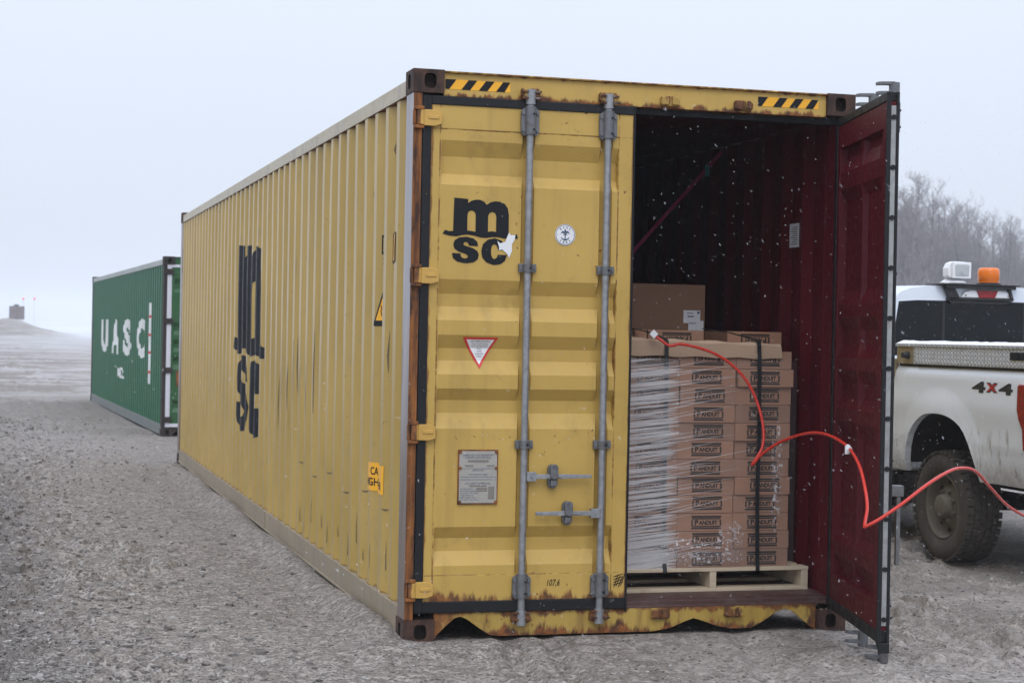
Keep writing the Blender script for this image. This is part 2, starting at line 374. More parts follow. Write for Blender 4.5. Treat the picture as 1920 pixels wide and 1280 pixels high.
def build_ground():
    az = np.radians(np.concatenate([np.arange(-14, -3, .16), np.arange(-3, 36, .088), np.arange(36, 44, .16), np.arange(44, 346, 3.0)]))
    rr = [.6]
    while rr[-1] < 1500: rr.append(rr[-1]*(1.10 if rr[-1] < 5 else 1.0030 if rr[-1] < 13 else 1.0055 if rr[-1] < 24 else 1.014 if rr[-1] < 90 else 1.03))
    rr = np.array(rr); A, Q = np.meshgrid(az, rr)
    X = CAM.x + Q*np.sin(A); Y = CAM.y + Q*np.cos(A); Z = ground_z(X, Y)
    nr, na = X.shape
    idx = np.arange(nr*na).reshape(nr, na); nx = np.roll(idx, -1, 1)
    F = np.stack([idx[:-1], nx[:-1], nx[1:], idx[1:]], -1).reshape(-1, 4)
    V = np.stack([X, Y, Z], -1).reshape(-1, 3)
    V = np.vstack([V, [[CAM.x, CAM.y, -.02]]]); c = len(V)-1
    tri = np.stack([idx[0], np.roll(idx[0], -1), np.full(na, c)], -1)
    me = bpy.data.meshes.new('ground')
    me.from_pydata(V.tolist(), [], F[:, ::-1].tolist() + tri[:, ::-1].tolist())
    me.polygons.foreach_set('use_smooth', [True]*len(me.polygons))
    g = G('wet_gravel', .85, 0, .3); P = g.xyz()
    peb = g.voro(30, out='Color'); peb2 = g.voro(75, out='Color')
    pv = g.n('ShaderNodeSeparateColor'); g.put(pv.inputs[0], peb); pv2 = g.n('ShaderNodeSeparateColor'); g.put(pv2.inputs[0], peb2)
    big = g.noise(.9, 5, .6); mid = g.noise(4.5, 6, .68); fine = g.noise(70, 6, .72)
    c = g.mix(g.ss(mid, .3, .72), (.170,.146,.124), (.285,.251,.222))
    c = g.mix(g.m('MULTIPLY', g.ss(pv.outputs[0], .35, 1), .75), c, (.44,.40,.365))
    c = g.mix(g.m('MULTIPLY', g.ss(pv2.outputs[1], .45, .9), .75), c, (.065,.055,.050))
    c = g.mix(g.m('MULTIPLY', g.ss(fine, .48, .66), .62), c, (.075,.064,.058)); c = g.mix(g.m('MULTIPLY', g.ss(g.noise(130, 4, .7), .52, .70), .55), c, (.46,.43,.40))
    # thin frost and trodden snow: more of it at the right and far off
    rgt = g.ss(P[0], -.4, 2.2, 0, .19); far = g.ss(P[1], 14, 60, 0, .13); gap = g.ss(P[0], -1.2, -3.5, 0, -.10)
    sn = g.m('ADD', g.m('ADD', g.m('ADD', rgt, far), gap), g.m('MULTIPLY', g.m('ADD', big, g.m('MULTIPLY', mid, .8)), .55))
    snow = g.ss(g.m('ADD', sn, g.m('MULTIPLY', g.m('SUBTRACT', fine, .5), .35)), .55, .86, 0, .82)
    c = g.mix(g.m('MULTIPLY', g.ss(P[0], -1.35, -2.1), g.ss(P[1], 14, 5, 0, .65)), c, (.085,.076,.070))
    c = g.mix(snow, c, g.mix(g.ss(g.noise(34, 4, .6), .34, .62), (.23,.205,.185), (.45,.418,.392)))
    stk = g.noise(1, 5, .65, st=(.16, .22, 1), dist=.8)
    c = g.mix(g.m('MULTIPLY', g.ss(stk, .46, .60), g.ss(P[1], 6, 48, 0, .8)), c, (.43,.415,.412))
    c = g.mix(g.m('MULTIPLY', g.ss(stk, .47, .38), g.ss(P[1], 6, 40, 0, .75)), c, (.20,.18,.168))
    c = g.mix(g.m('MULTIPLY', g.ss(P[1], 60, 220), g.ss(P[2], .9, .3, 0, .8)), c, (.62,.64,.68)); c = g.mix(g.ss(P[1], 300, 600, 0, .8), c, (.62,.64,.68))  # far snow, whitened further so the horizon fades like haze
    wet = g.m('MULTIPLY', g.ss(P[0], 2.5, 3.6), g.m('MULTIPLY', g.ss(P[1], 9, 5), g.ss(g.noise(1.8, 4, .6), .38, .60, 0, .6)))
    c = g.mix(wet, c, (.125,.110,.098))
    hgt = g.m('ADD', g.m('MULTIPLY', g.voro(30), .8), g.m('ADD', g.m('MULTIPLY', fine, .6), g.m('MULTIPLY', g.voro(75), .5)))
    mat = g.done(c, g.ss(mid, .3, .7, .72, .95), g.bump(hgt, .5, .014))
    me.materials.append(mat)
    return tag(link('ground', me), kind='structure')
build_ground()

def build_gravel():
    rng = np.random.default_rng(5); V = []; F = []
    base = np.array([(-1,-1,-1),(1,-1,-1),(-1,1,-1),(1,1,-1),(-1,-1,1),(1,-1,1),(-1,1,1),(1,1,1)], float)*.72
    tris = [(0,2,3,1),(4,5,7,6),(0,1,5,4),(2,6,7,3),(0,4,6,2),(1,3,7,5)]
    n = 0
    while n < 42000:
        r = rng.random()
        if r < .66:    # crushed stone shoulder at the left
            y = -1.3 + 24*rng.random()**2.0; x = -1.95 - .01*y + rng.exponential(.50) - .55; s = .0045+.017*rng.random()**4
        elif r < .70: y = -1.5+10*rng.random()**1.5; x = rng.uniform(-5.5, -2.2); s = .0045+.014*rng.random()**4
        elif r < .78:  # thin scatter on the track
            y = -1.4+16*rng.random()**2; x = rng.uniform(-2.3, 0); s = .0025+.006*rng.random()**5
        else:          # clods before the door and round the truck
            y = rng.uniform(-1.8, 3); x = rng.uniform(-.2, 6); s = .003+.008*rng.random()**4
            if y > -.05 and x < 2.5: continue
        if -.03 < x < 2.5 and y > -.02: continue
        if rng.random() < .006: s *= 2.0
        z = 0
        q = base*(s*rng.uniform(.65, 1.35, 3)*np.array([1.05, 1.05, .68])) + rng.normal(0, s*.20, (8, 3))
        a = rng.random()*6.28; ca, sa = cos(a), sin(a)
        q = np.stack([q[:,0]*ca-q[:,1]*sa, q[:,0]*sa+q[:,1]*ca, q[:,2]], 1) + np.array([x, y, z])
        V.append(q); F += [tuple(n*8+i for i in t) for t in tris]; n += 1
    V = np.array(V); cx = V[:,:,0].mean(1); cy = V[:,:,1].mean(1)
    V[:,:,2] += (ground_z(cx, cy)+.001)[:,None]
    me = bpy.data.meshes.new('gravel'); me.from_pydata(V.reshape(-1,3).tolist(), [], F)
    g = G('stone', .85, 0, .3); i = g.n('ShaderNodeNewGeometry').outputs['Random Per Island']
    c = g.mix(i, (.10,.092,.086), (.40,.375,.35)); c = g.mix(g.ss(i, .95, .99), c, (.5,.48,.46)); c = g.mix(g.ss(g.noise(60,4), .4, .7), c, (.17,.155,.145))
    me.materials.append(g.done(c)); return tag(link('gravel', me), 'loose crushed stones scattered over the muddy track', 'gravel', kind='stuff')
build_gravel()

# ------------------------------------------------------------------ shipping containers
W, L, H0 = 2.438, 12.192, 2.896
PITCH, PH = .281, .342                                    # corrugation of the side walls; PH = middle of a slope that faces the doors
def corr_cuts(y0=.22, y1=L-.22):
    c = []; k = -1
    while True:
        b = PH + k*PITCH
        if b > y1: break
        for o in (-.034, .034, .106, .176):
            if y0 < b+o < y1: c.append(b+o)
        k += 1
    return c
CC = corr_cuts()
def corr_d(y):
    if y < CC[0]-1e-6 or y > CC[-1]+1e-6: return 0.0
    t = ((y - PH + .034) % PITCH)
    if t < .068: return .036*(1 - t/.068)
    if t < .140: return 0.0
    if t < .210: return .036*(t-.140)/.070
    return .036
ZL = [0, .35, .7, 1.05, 1.4, 1.75, 2.1, 2.45, 2.8]
def wob(y, z): return .0045*noise.noise(Vector((y*.9, z*1.1, 4.7))) + .0025*noise.noise(Vector((y*3.1, z*1.9, 9.1)))
def side_wall(parent, mats, zb, zt, mirror=False):
    xf = (lambda p: Vector((W-p.x, p.y, p.z))) if mirror else None
    mb = MB(); ys = [.165] + CC + [L-.165]
    dv = [0.0] + [corr_d(y) for y in CC] + [0.0]
    dv[1] = 0 if abs(CC[0]-(PH-PITCH+.106)) < .3 and corr_d(CC[0]) < .018 else dv[1]; dv[-2] = 0
    n = len(ys); zz = [zb] + [z for z in ZL if zb+.05 < z < zt-.05] + [zt]
    V = [(.010+d+wob(y, z), y, z) for z in zz for y, d in zip(ys, dv)]
    F = [(j*n+i, j*n+i+1, (j+1)*n+i+1, (j+1)*n+i) for j in range(len(zz)-1) for i in range(n-1)]
    mb.add(V, F, 0); mb.add([(p[0]+.004, p[1], p[2]) for p in V], F, 1)
    return mb.build('side_wall', mats, parent, xf)
def holed(mb, o, u, v, nrm, w_, h_, a, b, cx, cy, depth, mi=0, mh=1):
    """rectangle o + s*u + t*v with an oval hole and its sunken inside"""
    o, u, v, nrm = Vector(o), Vector(u), Vector(v), Vector(nrm)
    angs = sorted([2*pi*k/24 for k in range(24)] + [math.atan2(y-cy, x-cx) % (2*pi) for x in (0, w_) for y in (0, h_)])
    O, I = [], []
    for t in angs:
        c, s = cos(t), sin(t)
        k = min([(w_-cx)/c if c > 1e-9 else 9, -cx/c if c < -1e-9 else 9, (h_-cy)/s if s > 1e-9 else 9, -cy/s if s < -1e-9 else 9])
        O.append(o + u*(cx+k*c) + v*(cy+k*s)); e = 3.2
        rr = 1/((abs(c)/a)**e + (abs(s)/b)**e)**(1/e); I.append(o + u*(cx+rr*c) + v*(cy+rr*s))
    n = len(angs)
    mb.add(O+I, [(i, (i+1) % n, n+(i+1) % n, n+i) for i in range(n)], mi)
    D = [p - nrm*depth for p in I]
    mb.add(I+D, [(i, (i+1) % n, n+(i+1) % n, n+i) for i in range(n)], mh); mb.add(D, [tuple(range(n))], mh)
def casting(parent, mats, cx, cy, cz):
    """corner block; cx, cy, cz in {0,1} pick the corner of the box"""
    mb = MB(); w_, l_, h_ = .162, .178, .118; e = .004
    holed(mb, (-e, -e, 0), (1,0,0), (0,0,1), (0,-1,0), w_, h_, .032, .038, .088, .058, .05)        # end face
    holed(mb, (-e, -e, 0), (0,1,0), (0,0,1), (-1,0,0), l_, h_, .030, .038, .095, .058, .045)       # side face
    q = (-e, w_-e, -e, l_-e, 0, h_)
    V = [(q[i], q[2+j], q[4+k]) for k in (0,1) for j in (0,1) for i in (0,1)]
    mb.add(V, [(0,2,3,1), (4,5,7,6), (2,6,7,3), (1,3,7,5)], 0)
    def xf(p):
        return Vector((W-p.x if cx else p.x, L-p.y if cy else p.y, (CASH[0] - p.z) if cz else p.z))
    return mb.build('corner_casting', mats, parent, xf)
CASH = [H0]

# ---- doors: built in the closed left-hand position, y < 0 is outside
DZ0, DZ1, DX0, DX1 = .208, 2.721, .097, 1.178
PIN = Vector((.035, -.010, 0))
RECESS = [(2.545,2.466,2.377,2.320), (1.842,1.768,1.704,1.634), (1.560,1.492,1.430,1.360), (1.288,1.228,1.163,1.084), (.585,.525,.460,.388)]
ROD = (.612, 1.034)
def dprof(z, top):                                      # depth of the pressed-in bands at height z
    z = z*(2.896/top)
    for (a, b, c, d) in RECESS:
        if d <= z <= a:
            if z > b: return .036*(a-z)/(a-b)
            if z >= c: return .036
            return .036*(z-d)/(c-d)
    return 0.0
def door(parent, loc, rz, mats, top=H0, mirror=False, detail=True, opened=False, gasket=None):
    """mats: outside, inside, hinge"""
    k = top/2.896
    def xf(p):
        q = p - PIN; return Vector((-q.x if mirror else q.x, q.y, q.z))
    zr = lambda z: z*k
    xs = sorted([DX0, .140, .145, .150, .152, .578, .590, .634, .646, 1.000, 1.012, 1.056, 1.068, 1.098, 1.100, 1.105, DX1])
    zs = [DZ0, .338, .340, .345, 2.596, 2.600, 2.605, DZ1]
    for r_ in RECESS: zs += list(r_)
    zs = sorted(zr(z) for z in zs)
    def oy(x, z):
        d = dprof(z, top)
        if x <= .150 or x >= 1.100: d = 0
        f = .003 if (.145 <= x <= 1.10 and zr(.340) <= z <= zr(2.600)) else 0     # panel sits a touch behind the frame
        if .590 <= x <= .634 or 1.012 <= x <= 1.056: d = max(d, .026 if zr(.34) < z < zr(2.6) else 0)
        return .012 + f + d
    def iy(x, z): return .060 if (x <= .145 or x >= 1.10 or z <= zr(.340) or z >= zr(2.600)) else oy(x, z)+.004
    def grid(fn):
        V = [(x, fn(x, z), z) for z in zs for x in xs]; n = len(xs); F = []
        for j in range(len(zs)-1):
            for i in range(n-1):
                a = j*n+i; F.append((a, a+1, a+n+1, a+n))
        return V, F
    mb = MB(); mb.add(*grid(oy), 0); mb.add(*grid(iy), 1)
    z0, z1 = zr(DZ0), zr(DZ1)
    mb.add([(DX0,.012,z0),(DX0,.06,z0),(DX0,.06,z1),(DX0,.012,z1)], [(0,1,2,3)], 0); mb.add([(DX1,.012,z0),(DX1,.06,z0),(DX1,.06,z1),(DX1,.012,z1)], [(0,1,2,3)], 1)
    mb.add([(DX0,.012,z0),(DX1,.012,z0),(DX1,.06,z0),(DX0,.06,z0)], [(0,1,2,3)], 0); mb.add([(DX0,.012,z1),(DX1,.012,z1),(DX1,.06,z1),(DX0,.06,z1)], [(0,1,2,3)], 0)
    d = mb.build('door', [mats[0], mats[1]], parent, xf); d.location = loc; d.rotation_euler = (0,0,rz)
    gm = gasket or M['rubber']
    g = MB()
    gx = .018 if gasket else 0; g.box(.050, DX0-.001, .004, .066, zr(.150), zr(2.766))
    if gx: g.box(DX0-.0005, DX0+gx, .005, .0115, zr(.150), zr(2.766))
    g.box(DX0-.001, DX1, .004, .066, z1+.0005, zr(2.766)); g.box(DX0-.001, DX1, .004, .066, zr(.150), z0-.0005)
    g.box(DX1+.0005, DX1+.012, .006, .021, zr(.135), zr(2.766)); g.box(DX1+.0005, DX1+.016, .046, .068, zr(.135), zr(2.766))
    if opened: g.prism([(DX1-.06, zr(.150)), (DX1+.016, zr(.150)), (DX1+.020, zr(.100))], .006, .060, 'y')
    g.build('gasket', gm, d, xf, .004)
    if detail:
        s = MB(); s.box(DX1+.0008, DX1+.006, .0215, .0455, zr(.23), zr(2.70))
        s.build('gasket_retainer', M['strip'], d, xf)
        b = MB(); b.cyl((0,0,0), (-.007 if mirror else .007, 0, 0), .0125, 10); bme = b.mesh('retainer_bolt', M['rubber'])
        for i in range(11):
            q = link('retainer_bolt', bme, d); q.location = xf(Vector((DX1+.006, .033, zr(.26 + i*.2385))))
    for z in (2.650, 1.856, 1.066, .271):
        z = zr(z); h = MB()
        h.prism([(.030,z-.036),(.060,z-.040),(.110,z-.041),(.143,z-.030),(.146,z),(.143,z+.030),(.110,z+.041),(.060,z+.040),(.030,z+.036)], -.016, .010, 'y')
        h.cyl((.035,-.010,z-.036), (.035,-.010,z+.036), .020, 12)
        h.box(.075, .130, -.021, -.016, z-.006, z+.012)
        h.build('hinge', mats[2], d, xf, .004)
    for ri, x in enumerate(ROD):
        r_ = MB(); y = -.004
        r_.cyl((x,y,zr(.07 if opened else .115)), (x,y,zr(2.80)), .0185, 16)
        for z in ((.078, 2.80) if opened else (.125, 2.79)):
            z = zr(z); r_.cyl((x,y,z-.045), (x,y,z+.030), .026, 12)
            dx, dy = (0, 1) if opened else (1, 0)
            for sg in ((1,) if opened else (1, -1)):
                for (za, zb) in ((.018, .034), (-.028, -.012)):
                    P = [(0,-.022),(.055,-.018),(.085,-.030),(.075,.004),(.05,.012),(0,.020)]
                    if opened: V = [(x+px_, y+sg*a, z+zz) for zz in (za, zb) for (a, px_) in P]
                    else: V = [(x+sg*a*.6, y+px_, z+zz) for zz in (za*.7, zb*.7) for (a, px_) in P]
                    r_.add(V, [tuple(range(6)), tuple(range(11,5,-1))]+[(i,(i+1)%6,6+(i+1)%6,6+i) for i in range(6)], 0 if opened else 1)
        r_.build('lock_rod', [M['zinc_dark'] if opened else M['zinc'], M['cam']], d, xf, .002)
        for (za, zb) in ((2.585, 2.725), (.215, .335)):
            p_ = MB(); za, zb = zr(za), zr(zb); e = .014
            p_.prism([(x-.048,za+e),(x-.048+e,za),(x+.048-e,za),(x+.048,za+e),(x+.048,zb-e),(x+.048-e,zb),(x-.048+e,zb),(x-.048,zb-e)], -.008, .011, 'y')
            p_.cyl((x,-.006,za+.006), (x,-.006,zb+.008), .029, 16); p_.box(x-.029, x+.029, -.012, -.0085, za+.008, zb-.008)
            for sx in (-.038, .038):
                for zz in (za+.026, zb-.026): p_.cyl((x+sx,-.009,zz), (x+sx,-.018,zz), .009, 8)
            for zz in (za+.03, zb-.03): p_.cyl((x+.012,-.031,zz), (x+.012,-.0355,zz), .006, 8, 1)
            p_.build('rod_bracket', [M['zinc_dark'], M['ink']], d, xf, .002)
        for z in (1.908, 1.005):
            z = zr(z); p_ = MB()
            p_.box(x-.047, x+.047, -.004, .011, z-.022, z+.022); p_.cyl((x,-.005,z-.020), (x,-.005,z+.020), .026, 14); p_.box(x-.026, x+.026, -.010, -.0045, z-.019, z+.019)
            for sx in (-.038, .038): p_.cyl((x+sx,-.004,z), (x+sx,-.012,z), .009, 8)
            p_.cyl((x+.008,-.030,z), (x+.008,-.0325,z), .006, 8, 1)
            p_.build('rod_guide', [M['zinc_dark'], M['ink']], d, xf, .003)
        if detail:
            z = zr(.842 if ri == 0 else .860 if opened else .652); sg = 1 if ri == 0 else -1
            hd = MB(); hx = lambda a: x+sg*a
            def hb(a0, a1, y0, y1, z0_, z1_): hd.box(min(hx(a0),hx(a1)), max(hx(a0),hx(a1)), y0, y1, z0_, z1_)
            if opened and ri == 1:      # swung out and hanging free
                hb(-.02, .04, -.085, -.012, z-.026, z+.026); hd.box(hx(.0)-.012, hx(.0)+.012, -.072, -.052, z-.36, z-.02)
            else:
                hb(.012, .062, -.030, -.006, z-.024, z+.024); hd.cyl((hx(.040),-.03,z), (hx(.040),-.038,z), .008, 8)
                V = [(hx(a), yy, zz) for yy in (-.030, -.018) for (a, zz) in ((.06,z-.012),(.20,z-.011),(.36,z-.008),(.36,z+.010),(.20,z+.013),(.06,z+.012))]
                hd.add(V, [tuple(range(6)), tuple(range(11,5,-1))]+[(i,(i+1)%6,6+(i+1)%6,6+i) for i in range(6)])
                hb(.12, .20, -.036, -.030, z-.004, z+.004)
            hd.build('handle', M['zinc_dark'] if opened else M['zinc'], d, xf, .002)
            lx = hx(.155) if ri == 0 else hx(.185); lt = MB()
            def cap(r, h): return [(lx+r*cos(t), z+(h if sin(t) > 0 else -h)+r*sin(t)) for t in [2*pi*(i+.5)/20 for i in range(20)]]
            lt.prism(cap(.026, .036), -.012, .011, 'y'); lt.prism([(a, b+.026) for a, b in cap(.021, .018)], -.042, -.033, 'y')
            lt.box(lx-.014, lx+.014, -.0325, -.012, z+.018, z+.060); lt.box(lx-.016, lx+.016, -.0325, -.012, z-.05, z-.018)
            lt.cyl((lx,-.042,z+.055), (lx,-.049,z+.055), .009, 8)
            lt.build('handle_latch', M['zinc_dark'], d, xf, .003)
    return d, xf

def container(root, top, mats, floor_open=False, keepers=True):
    CASH[0] = top; k = top/2.896
    side, inner, rail, rail_low, cast, hole, pside, pfront, header, sill, keeper = mats
    zt, zb = top-.118, .165
    side_wall(root, [side, inner], zb, zt); side_wall(root, [side, inner], zb, zt, True)
    for cx in (0,1):
        for cy in (0,1):
            for cz in (0,1): casting(root, [cast, hole], cx, cy, cz)
            p = MB(); x0, x1 = (0, .046) if not cx else (W-.046, W); y0, y1 = (.001, .165) if not cy else (L-.165, L-.001)
            p.box(x0, x1, y0, y1, .1185, top-.1185, 0)
            ff = [i for i in range(6)]
            p.m = [1 if i == (2 if not cy else 3) else 0 for i in ff]       # end face rusts, side face takes its own tone
            p.build('corner_post', [pside, pfront], root, None, .003)
        m = (lambda a, b: (a, b)) if not cx else (lambda a, b: (W-b, W-a))
        t = MB(); a, b = m(.003, .062); t.box(a, b, .176, L-.176, zt+.0005, top-.036); t.m = [0]*6; t.m[4 if cx else 5] = 1; t.m[0] = 1; t.build('top_rail', [rail, inner], root, None, .004)
        t = MB(); a, b = m(.004, .050); t.box(a, b, .176, L-.176, .022, zb-.0005)
        a, b = m(-.004, .05); t.box(a, b, .176, L-.176, .022, .036)
        if not cx:
            for y in (5.02,): t.box(-.001, .004, y-.03, y+.03, .036, .164)
        t.build('bottom_rail', rail_low, root, None, .004)
    r = MB(); r.box(.063, W-.063, .176, L-.05, top-.050, top-.038); r.box(.063, W-.063, .12, L-.05, top-.056, top-.0505, 1); r.build('roof', [rail, inner], root)
    f = MB(); f.box(.052, W-.052, .10, L-.05, .150, .186); f.build('floor', M['maroon_floor'], root)
    e = MB(); xs = np.linspace(.165, W-.165, 33)
    V = [(x, L-.012-(.036 if (i//2) % 2 else 0), z) for z in (.12, top-.12) for i, x in enumerate(xs)]; n = len(xs)
    e.add(V, [(i,i+1,n+i+1,n+i) for i in range(n-1)], 0); e.add([(a, b-.004, c) for a, b, c in V], [(i,i+1,n+i+1,n+i) for i in range(n-1)], 1)
    e.box(.162, W-.162, L-.05, L-.002, .02, .14); e.box(.162, W-.162, L-.05, L-.002, top-.14, top-.02)
    for x in (.047, W-.165): e.box(x, x+.118, L-.03, L-.010, .12, top-.12, 1)
    e.build('end_wall', [side, inner], root)
    h = MB(); h.box(.160, W-.160, .018, .10, top-.129, top-.012, 0); h.box(.160, W-.160, -.002, .17, top-.0115, top-.004, 0)
    h.box(.046, W-.046, .07, .12, top-.16, top-.1185, 2); hd = h.build('door_header', [header, inner, M['rubber']], root, None, .002)
    # sill with fork-shaped cut-outs
    s = MB(); zt_ = .148
    prof = [(.160,.010),(.178,.040),(.225,.085),(.270,.122),(.300,.128),(.335,.112),(.400,.065),(.455,.030),(.50,.024),
            (1.34,.024),(1.44,.040),(1.52,.072),(1.571,.088),(1.62,.074),(1.70,.045),(1.78,.028),
            (1.90,.028),(1.975,.065),(2.040,.108),(2.090,.126),(2.140,.112),(2.20,.062),(2.25,.024),(2.276,.010)]
    s.prism([(x, z) for x, z in prof] + [(2.276, zt_), (.160, zt_)], .018, .036, 'y', 0)
    s.box(.160, W-.160, .036, .11, .128, zt_, 0)
    s.box(.046, W-.046, .060, .12, zt_+.0005, .178, 1); s.box(.046, W-.046, .020, .060, zt_+.0005, .160, 1)
    sl = s.build('door_sill', [sill, M['maroon_floor']], root, None, .002)
    if keepers:
        for par, z in ((hd, top-.092), (sl, .118)):
            for x in (.612, 1.034, 1.375, 1.790):
                q = MB()
                for sx in (-.034, .026):
                    q.prism([(x+sx-.018, z-.020), (x+sx+.022, z-.022), (x+sx+.026, z+.008), (x+sx+.008, z+.024), (x+sx-.016, z+.020)], -.016, .018, 'y')
                q.box(x-.045, x+.045, -.002, .018, z-.027, z+.026)
                q.build('cam_keeper', keeper, par, None, .005)
    return hd, sl

# ---- the yellow one
yc = empty('shipping_container', (0,0,0), 0, label='large yellow shipping container with black lettering, one door swung open on a dark red inside', cat='shipping container')
hd, sl = container(yc, H0, (M['yellow_side'], M['maroon'], M['rail'], M['rail_low'], M['casting'], M['casting_hole'], M['post_side'], M['post_front'], M['yellow_header'], M['yellow_sill'], M['keeper']))
# inner jambs of the door opening
for x0, x1 in ((.046, .075), (W-.075, W-.046)):
    j = MB(); j.box(x0, x1, .07, .165, .18, 2.766); j.build('door_jamb', M['maroon'], yc, None, .003)
for x0, sg in ((0, 1), (W, -1)):                            # hinge lugs welded to the posts
    for z in (2.650, 1.856, 1.066, .271):
        l_ = MB()
        for za, zb in ((.038, .056), (-.056, -.038)): l_.box(min(x0, x0+sg*.052), max(x0, x0+sg*.052), -.024, .002, z+za, z+zb)
        l_.box(min(x0-sg*.003, x0+sg*.012), max(x0-sg*.003, x0+sg*.012), -.014, .004, z-.037, z+.037)
        l_.build('hinge_lug', M['post_front'], yc, None, .003)
dl, xfl = door(yc, PIN, 0, (M['yellow_door'], M['maroon'], M['yellow_hinge']))
dr, xfr = door(yc, (W-PIN.x, PIN.y, -.012), R(76), (M['yellow_door'], M['maroon'], M['yellow_hinge']), mirror=True, opened=True)
dr['label'] = 'door swung open, dark red inner face'; dl['label'] = 'closed yellow door with black lettering'

# lettering: outlines in the units of an enlarged crop
LM = [(122,72),(218,78),(218,106),(240,90),(268,81),(300,80),(328,92),(347,114),(372,96),(400,87),(438,88),(474,104),(494,134),(502,180),(503,316),(530,322),(561,315),(568,345),(520,347),(470,347),(430,339),(390,339),(350,347),(310,346),(262,333),(215,327),(180,333),(140,343),(90,339),(46,327),(62,300),(90,308),(118,306)]
LM1 = [(215,300),(215,185),(222,166),(243,156),(263,165),(272,185),(272,307),(245,302)]; LM2 = [(358,304),(358,193),(366,172),(388,162),(408,172),(415,195),(415,303),(388,299)]
LS = [(292,407),(286,376),(262,354),(210,343),(160,350),(130,370),(121,400),(130,430),(160,450),(212,466),(225,480),(218,493),(200,497),(182,491),(173,478),(172,462),(113,460),(120,495),(150,520),(205,531),(263,522),(292,499),(298,466),(287,440),(258,423),(200,406),(189,394),(197,382),(212,380),(224,389),(229,406)]
LC = [(490,430),(478,386),(450,360),(405,348),(360,358),(326,390),(314,440),(323,486),(352,520),(402,537),(450,529),(480,506),(494,463),(430,463),(425,482),(408,495),(393,488),(384,466),(382,432),(388,402),(402,389),(418,395),(428,412),(430,430)]
TORN = [(505,303),(518,322),(550,320),(545,355),(527,385),(528,432),(508,485),(495,455),(460,426),(435,430),(438,412),(424,365),(445,382),(480,370),(488,345)]
def logo(fx, fz):
    def t(Lp): return [(fx(a), fz(b)) for a, b in Lp]
    return [fill2d([t(LM), t(LM1), t(LM2)]), fill2d([t(LS)]), fill2d([t(LC)])]
dcuts = sorted({z for r_ in RECESS for z in r_})
def on_door(eps): return lambda x, z: (x, (.015 if .345 < z < 2.595 and .15 < x < 1.095 else .012) + dprof(z, H0) - eps, z)
def dsticker(name, layers, mats, eps=.0026):
    mb = MB()
    for i, (vf, mi) in enumerate(layers): drape(mb, vf, dcuts, 1, on_door(eps + .0012*(mi if isinstance(mi, int) else 0)), mi)
    return mb.build(name, mats, dl, xfl)
U = .000761
dsticker('lettering', [(q, 0) for q in logo(lambda a: .223+(a-122)*U, lambda b: 2.255-(b-72)*.000722)], [M['ink']])
dsticker('torn_sticker', [(fill2d([[(.223+(a-122)*U, 2.255-(b-72)*.000722) for a, b in TORN]]), 0)], [M['white_st']], .0044)
# round class sticker
cx, cz, rr = .816, 2.086, .055
lay = [(disc2d(cx, cz, rr), 0), (disc2d(cx, cz, rr*.95, r0=rr*.90), 1)]
for t_, a0, sg in (('RINA', 128, -1), ('1861', 232, 1)):
    for i, ch in enumerate(t_):
        a = R(a0 + sg*i*25.5); px_, pz_ = cx+rr*.70*cos(a), cz+rr*.70*sin(a); hh = rr*.11
        V, F = text2d(ch, -hh*(.25 if ch in 'I1' else .75), hh*(.25 if ch in 'I1' else .75), -hh, hh); ro = a-pi/2 if sg < 0 else a+pi/2
        lay.append((([(px_+p*cos(ro)-q*sin(ro), pz_+p*sin(ro)+q*cos(ro)) for p, q in V], F), 1))
arc = [(cx+rr*.44*cos(R(t)), cz-rr*.02+rr*.44*sin(R(t))) for t in range(205, 336, 10)]
lay += [(stroke2d([(cx, cz+rr*.42), (cx, cz-rr*.46)], rr*.09), 1), (stroke2d(arc, [rr*(.03+.11*sin(pi*i/(len(arc)-1))) for i in range(len(arc))]), 1),
        (stroke2d([(cx-rr*.18, cz+rr*.02), (cx+rr*.18, cz+rr*.02)], rr*.06), 1), (disc2d(cx, cz+rr*.42, rr*.09), 1)]
for sg in (-1, 1):
    for q in range(3): lay.append((stroke2d([(cx+sg*rr*.05, cz+rr*(.12+.09*q)), (cx+sg*rr*.25, cz+rr*(.20+.07*q)), (cx+sg*rr*(.44-.06*q), cz+rr*(.12+.10*q))], rr*.055), 1))
    lay.append((disc2d(cx+sg*rr*.78, cz, rr*.035, 8), 1))
dsticker('class_sticker', lay, [M['white_st'], M['navy']])
# warning triangle
def tri(x0, x1, zt_, zb_): return ([(x0, zt_), (x1, zt_), ((x0+x1)/2, zb_)], [(0,1,2)])
lay = [(tri(.283, .471, 1.5495, 1.388), 0), (tri(.303, .451, 1.538, 1.411), 1)]
for tx, hw, z0, z1 in (('ATTENTION', .051, 1.524, 1.534), ('THIS CONTAINER', .043, 1.5125, 1.5185), ('MUST BE REPAIRED', .044, 1.501, 1.507), ('ONLY', .016, 1.488, 1.495), ('WITH', .012, 1.475, 1.482), ('CORTEN', .021, 1.462, 1.469), ('STEEL', .015, 1.449, 1.456)):
    lay.append((text2d(tx, .377-hw, .377+hw, z0, z1, shear=.15 if tx == 'ATTENTION' else 0), 2))
dsticker('warning_sticker', lay, [M['red_st'], M['white_st'], M['ink']])
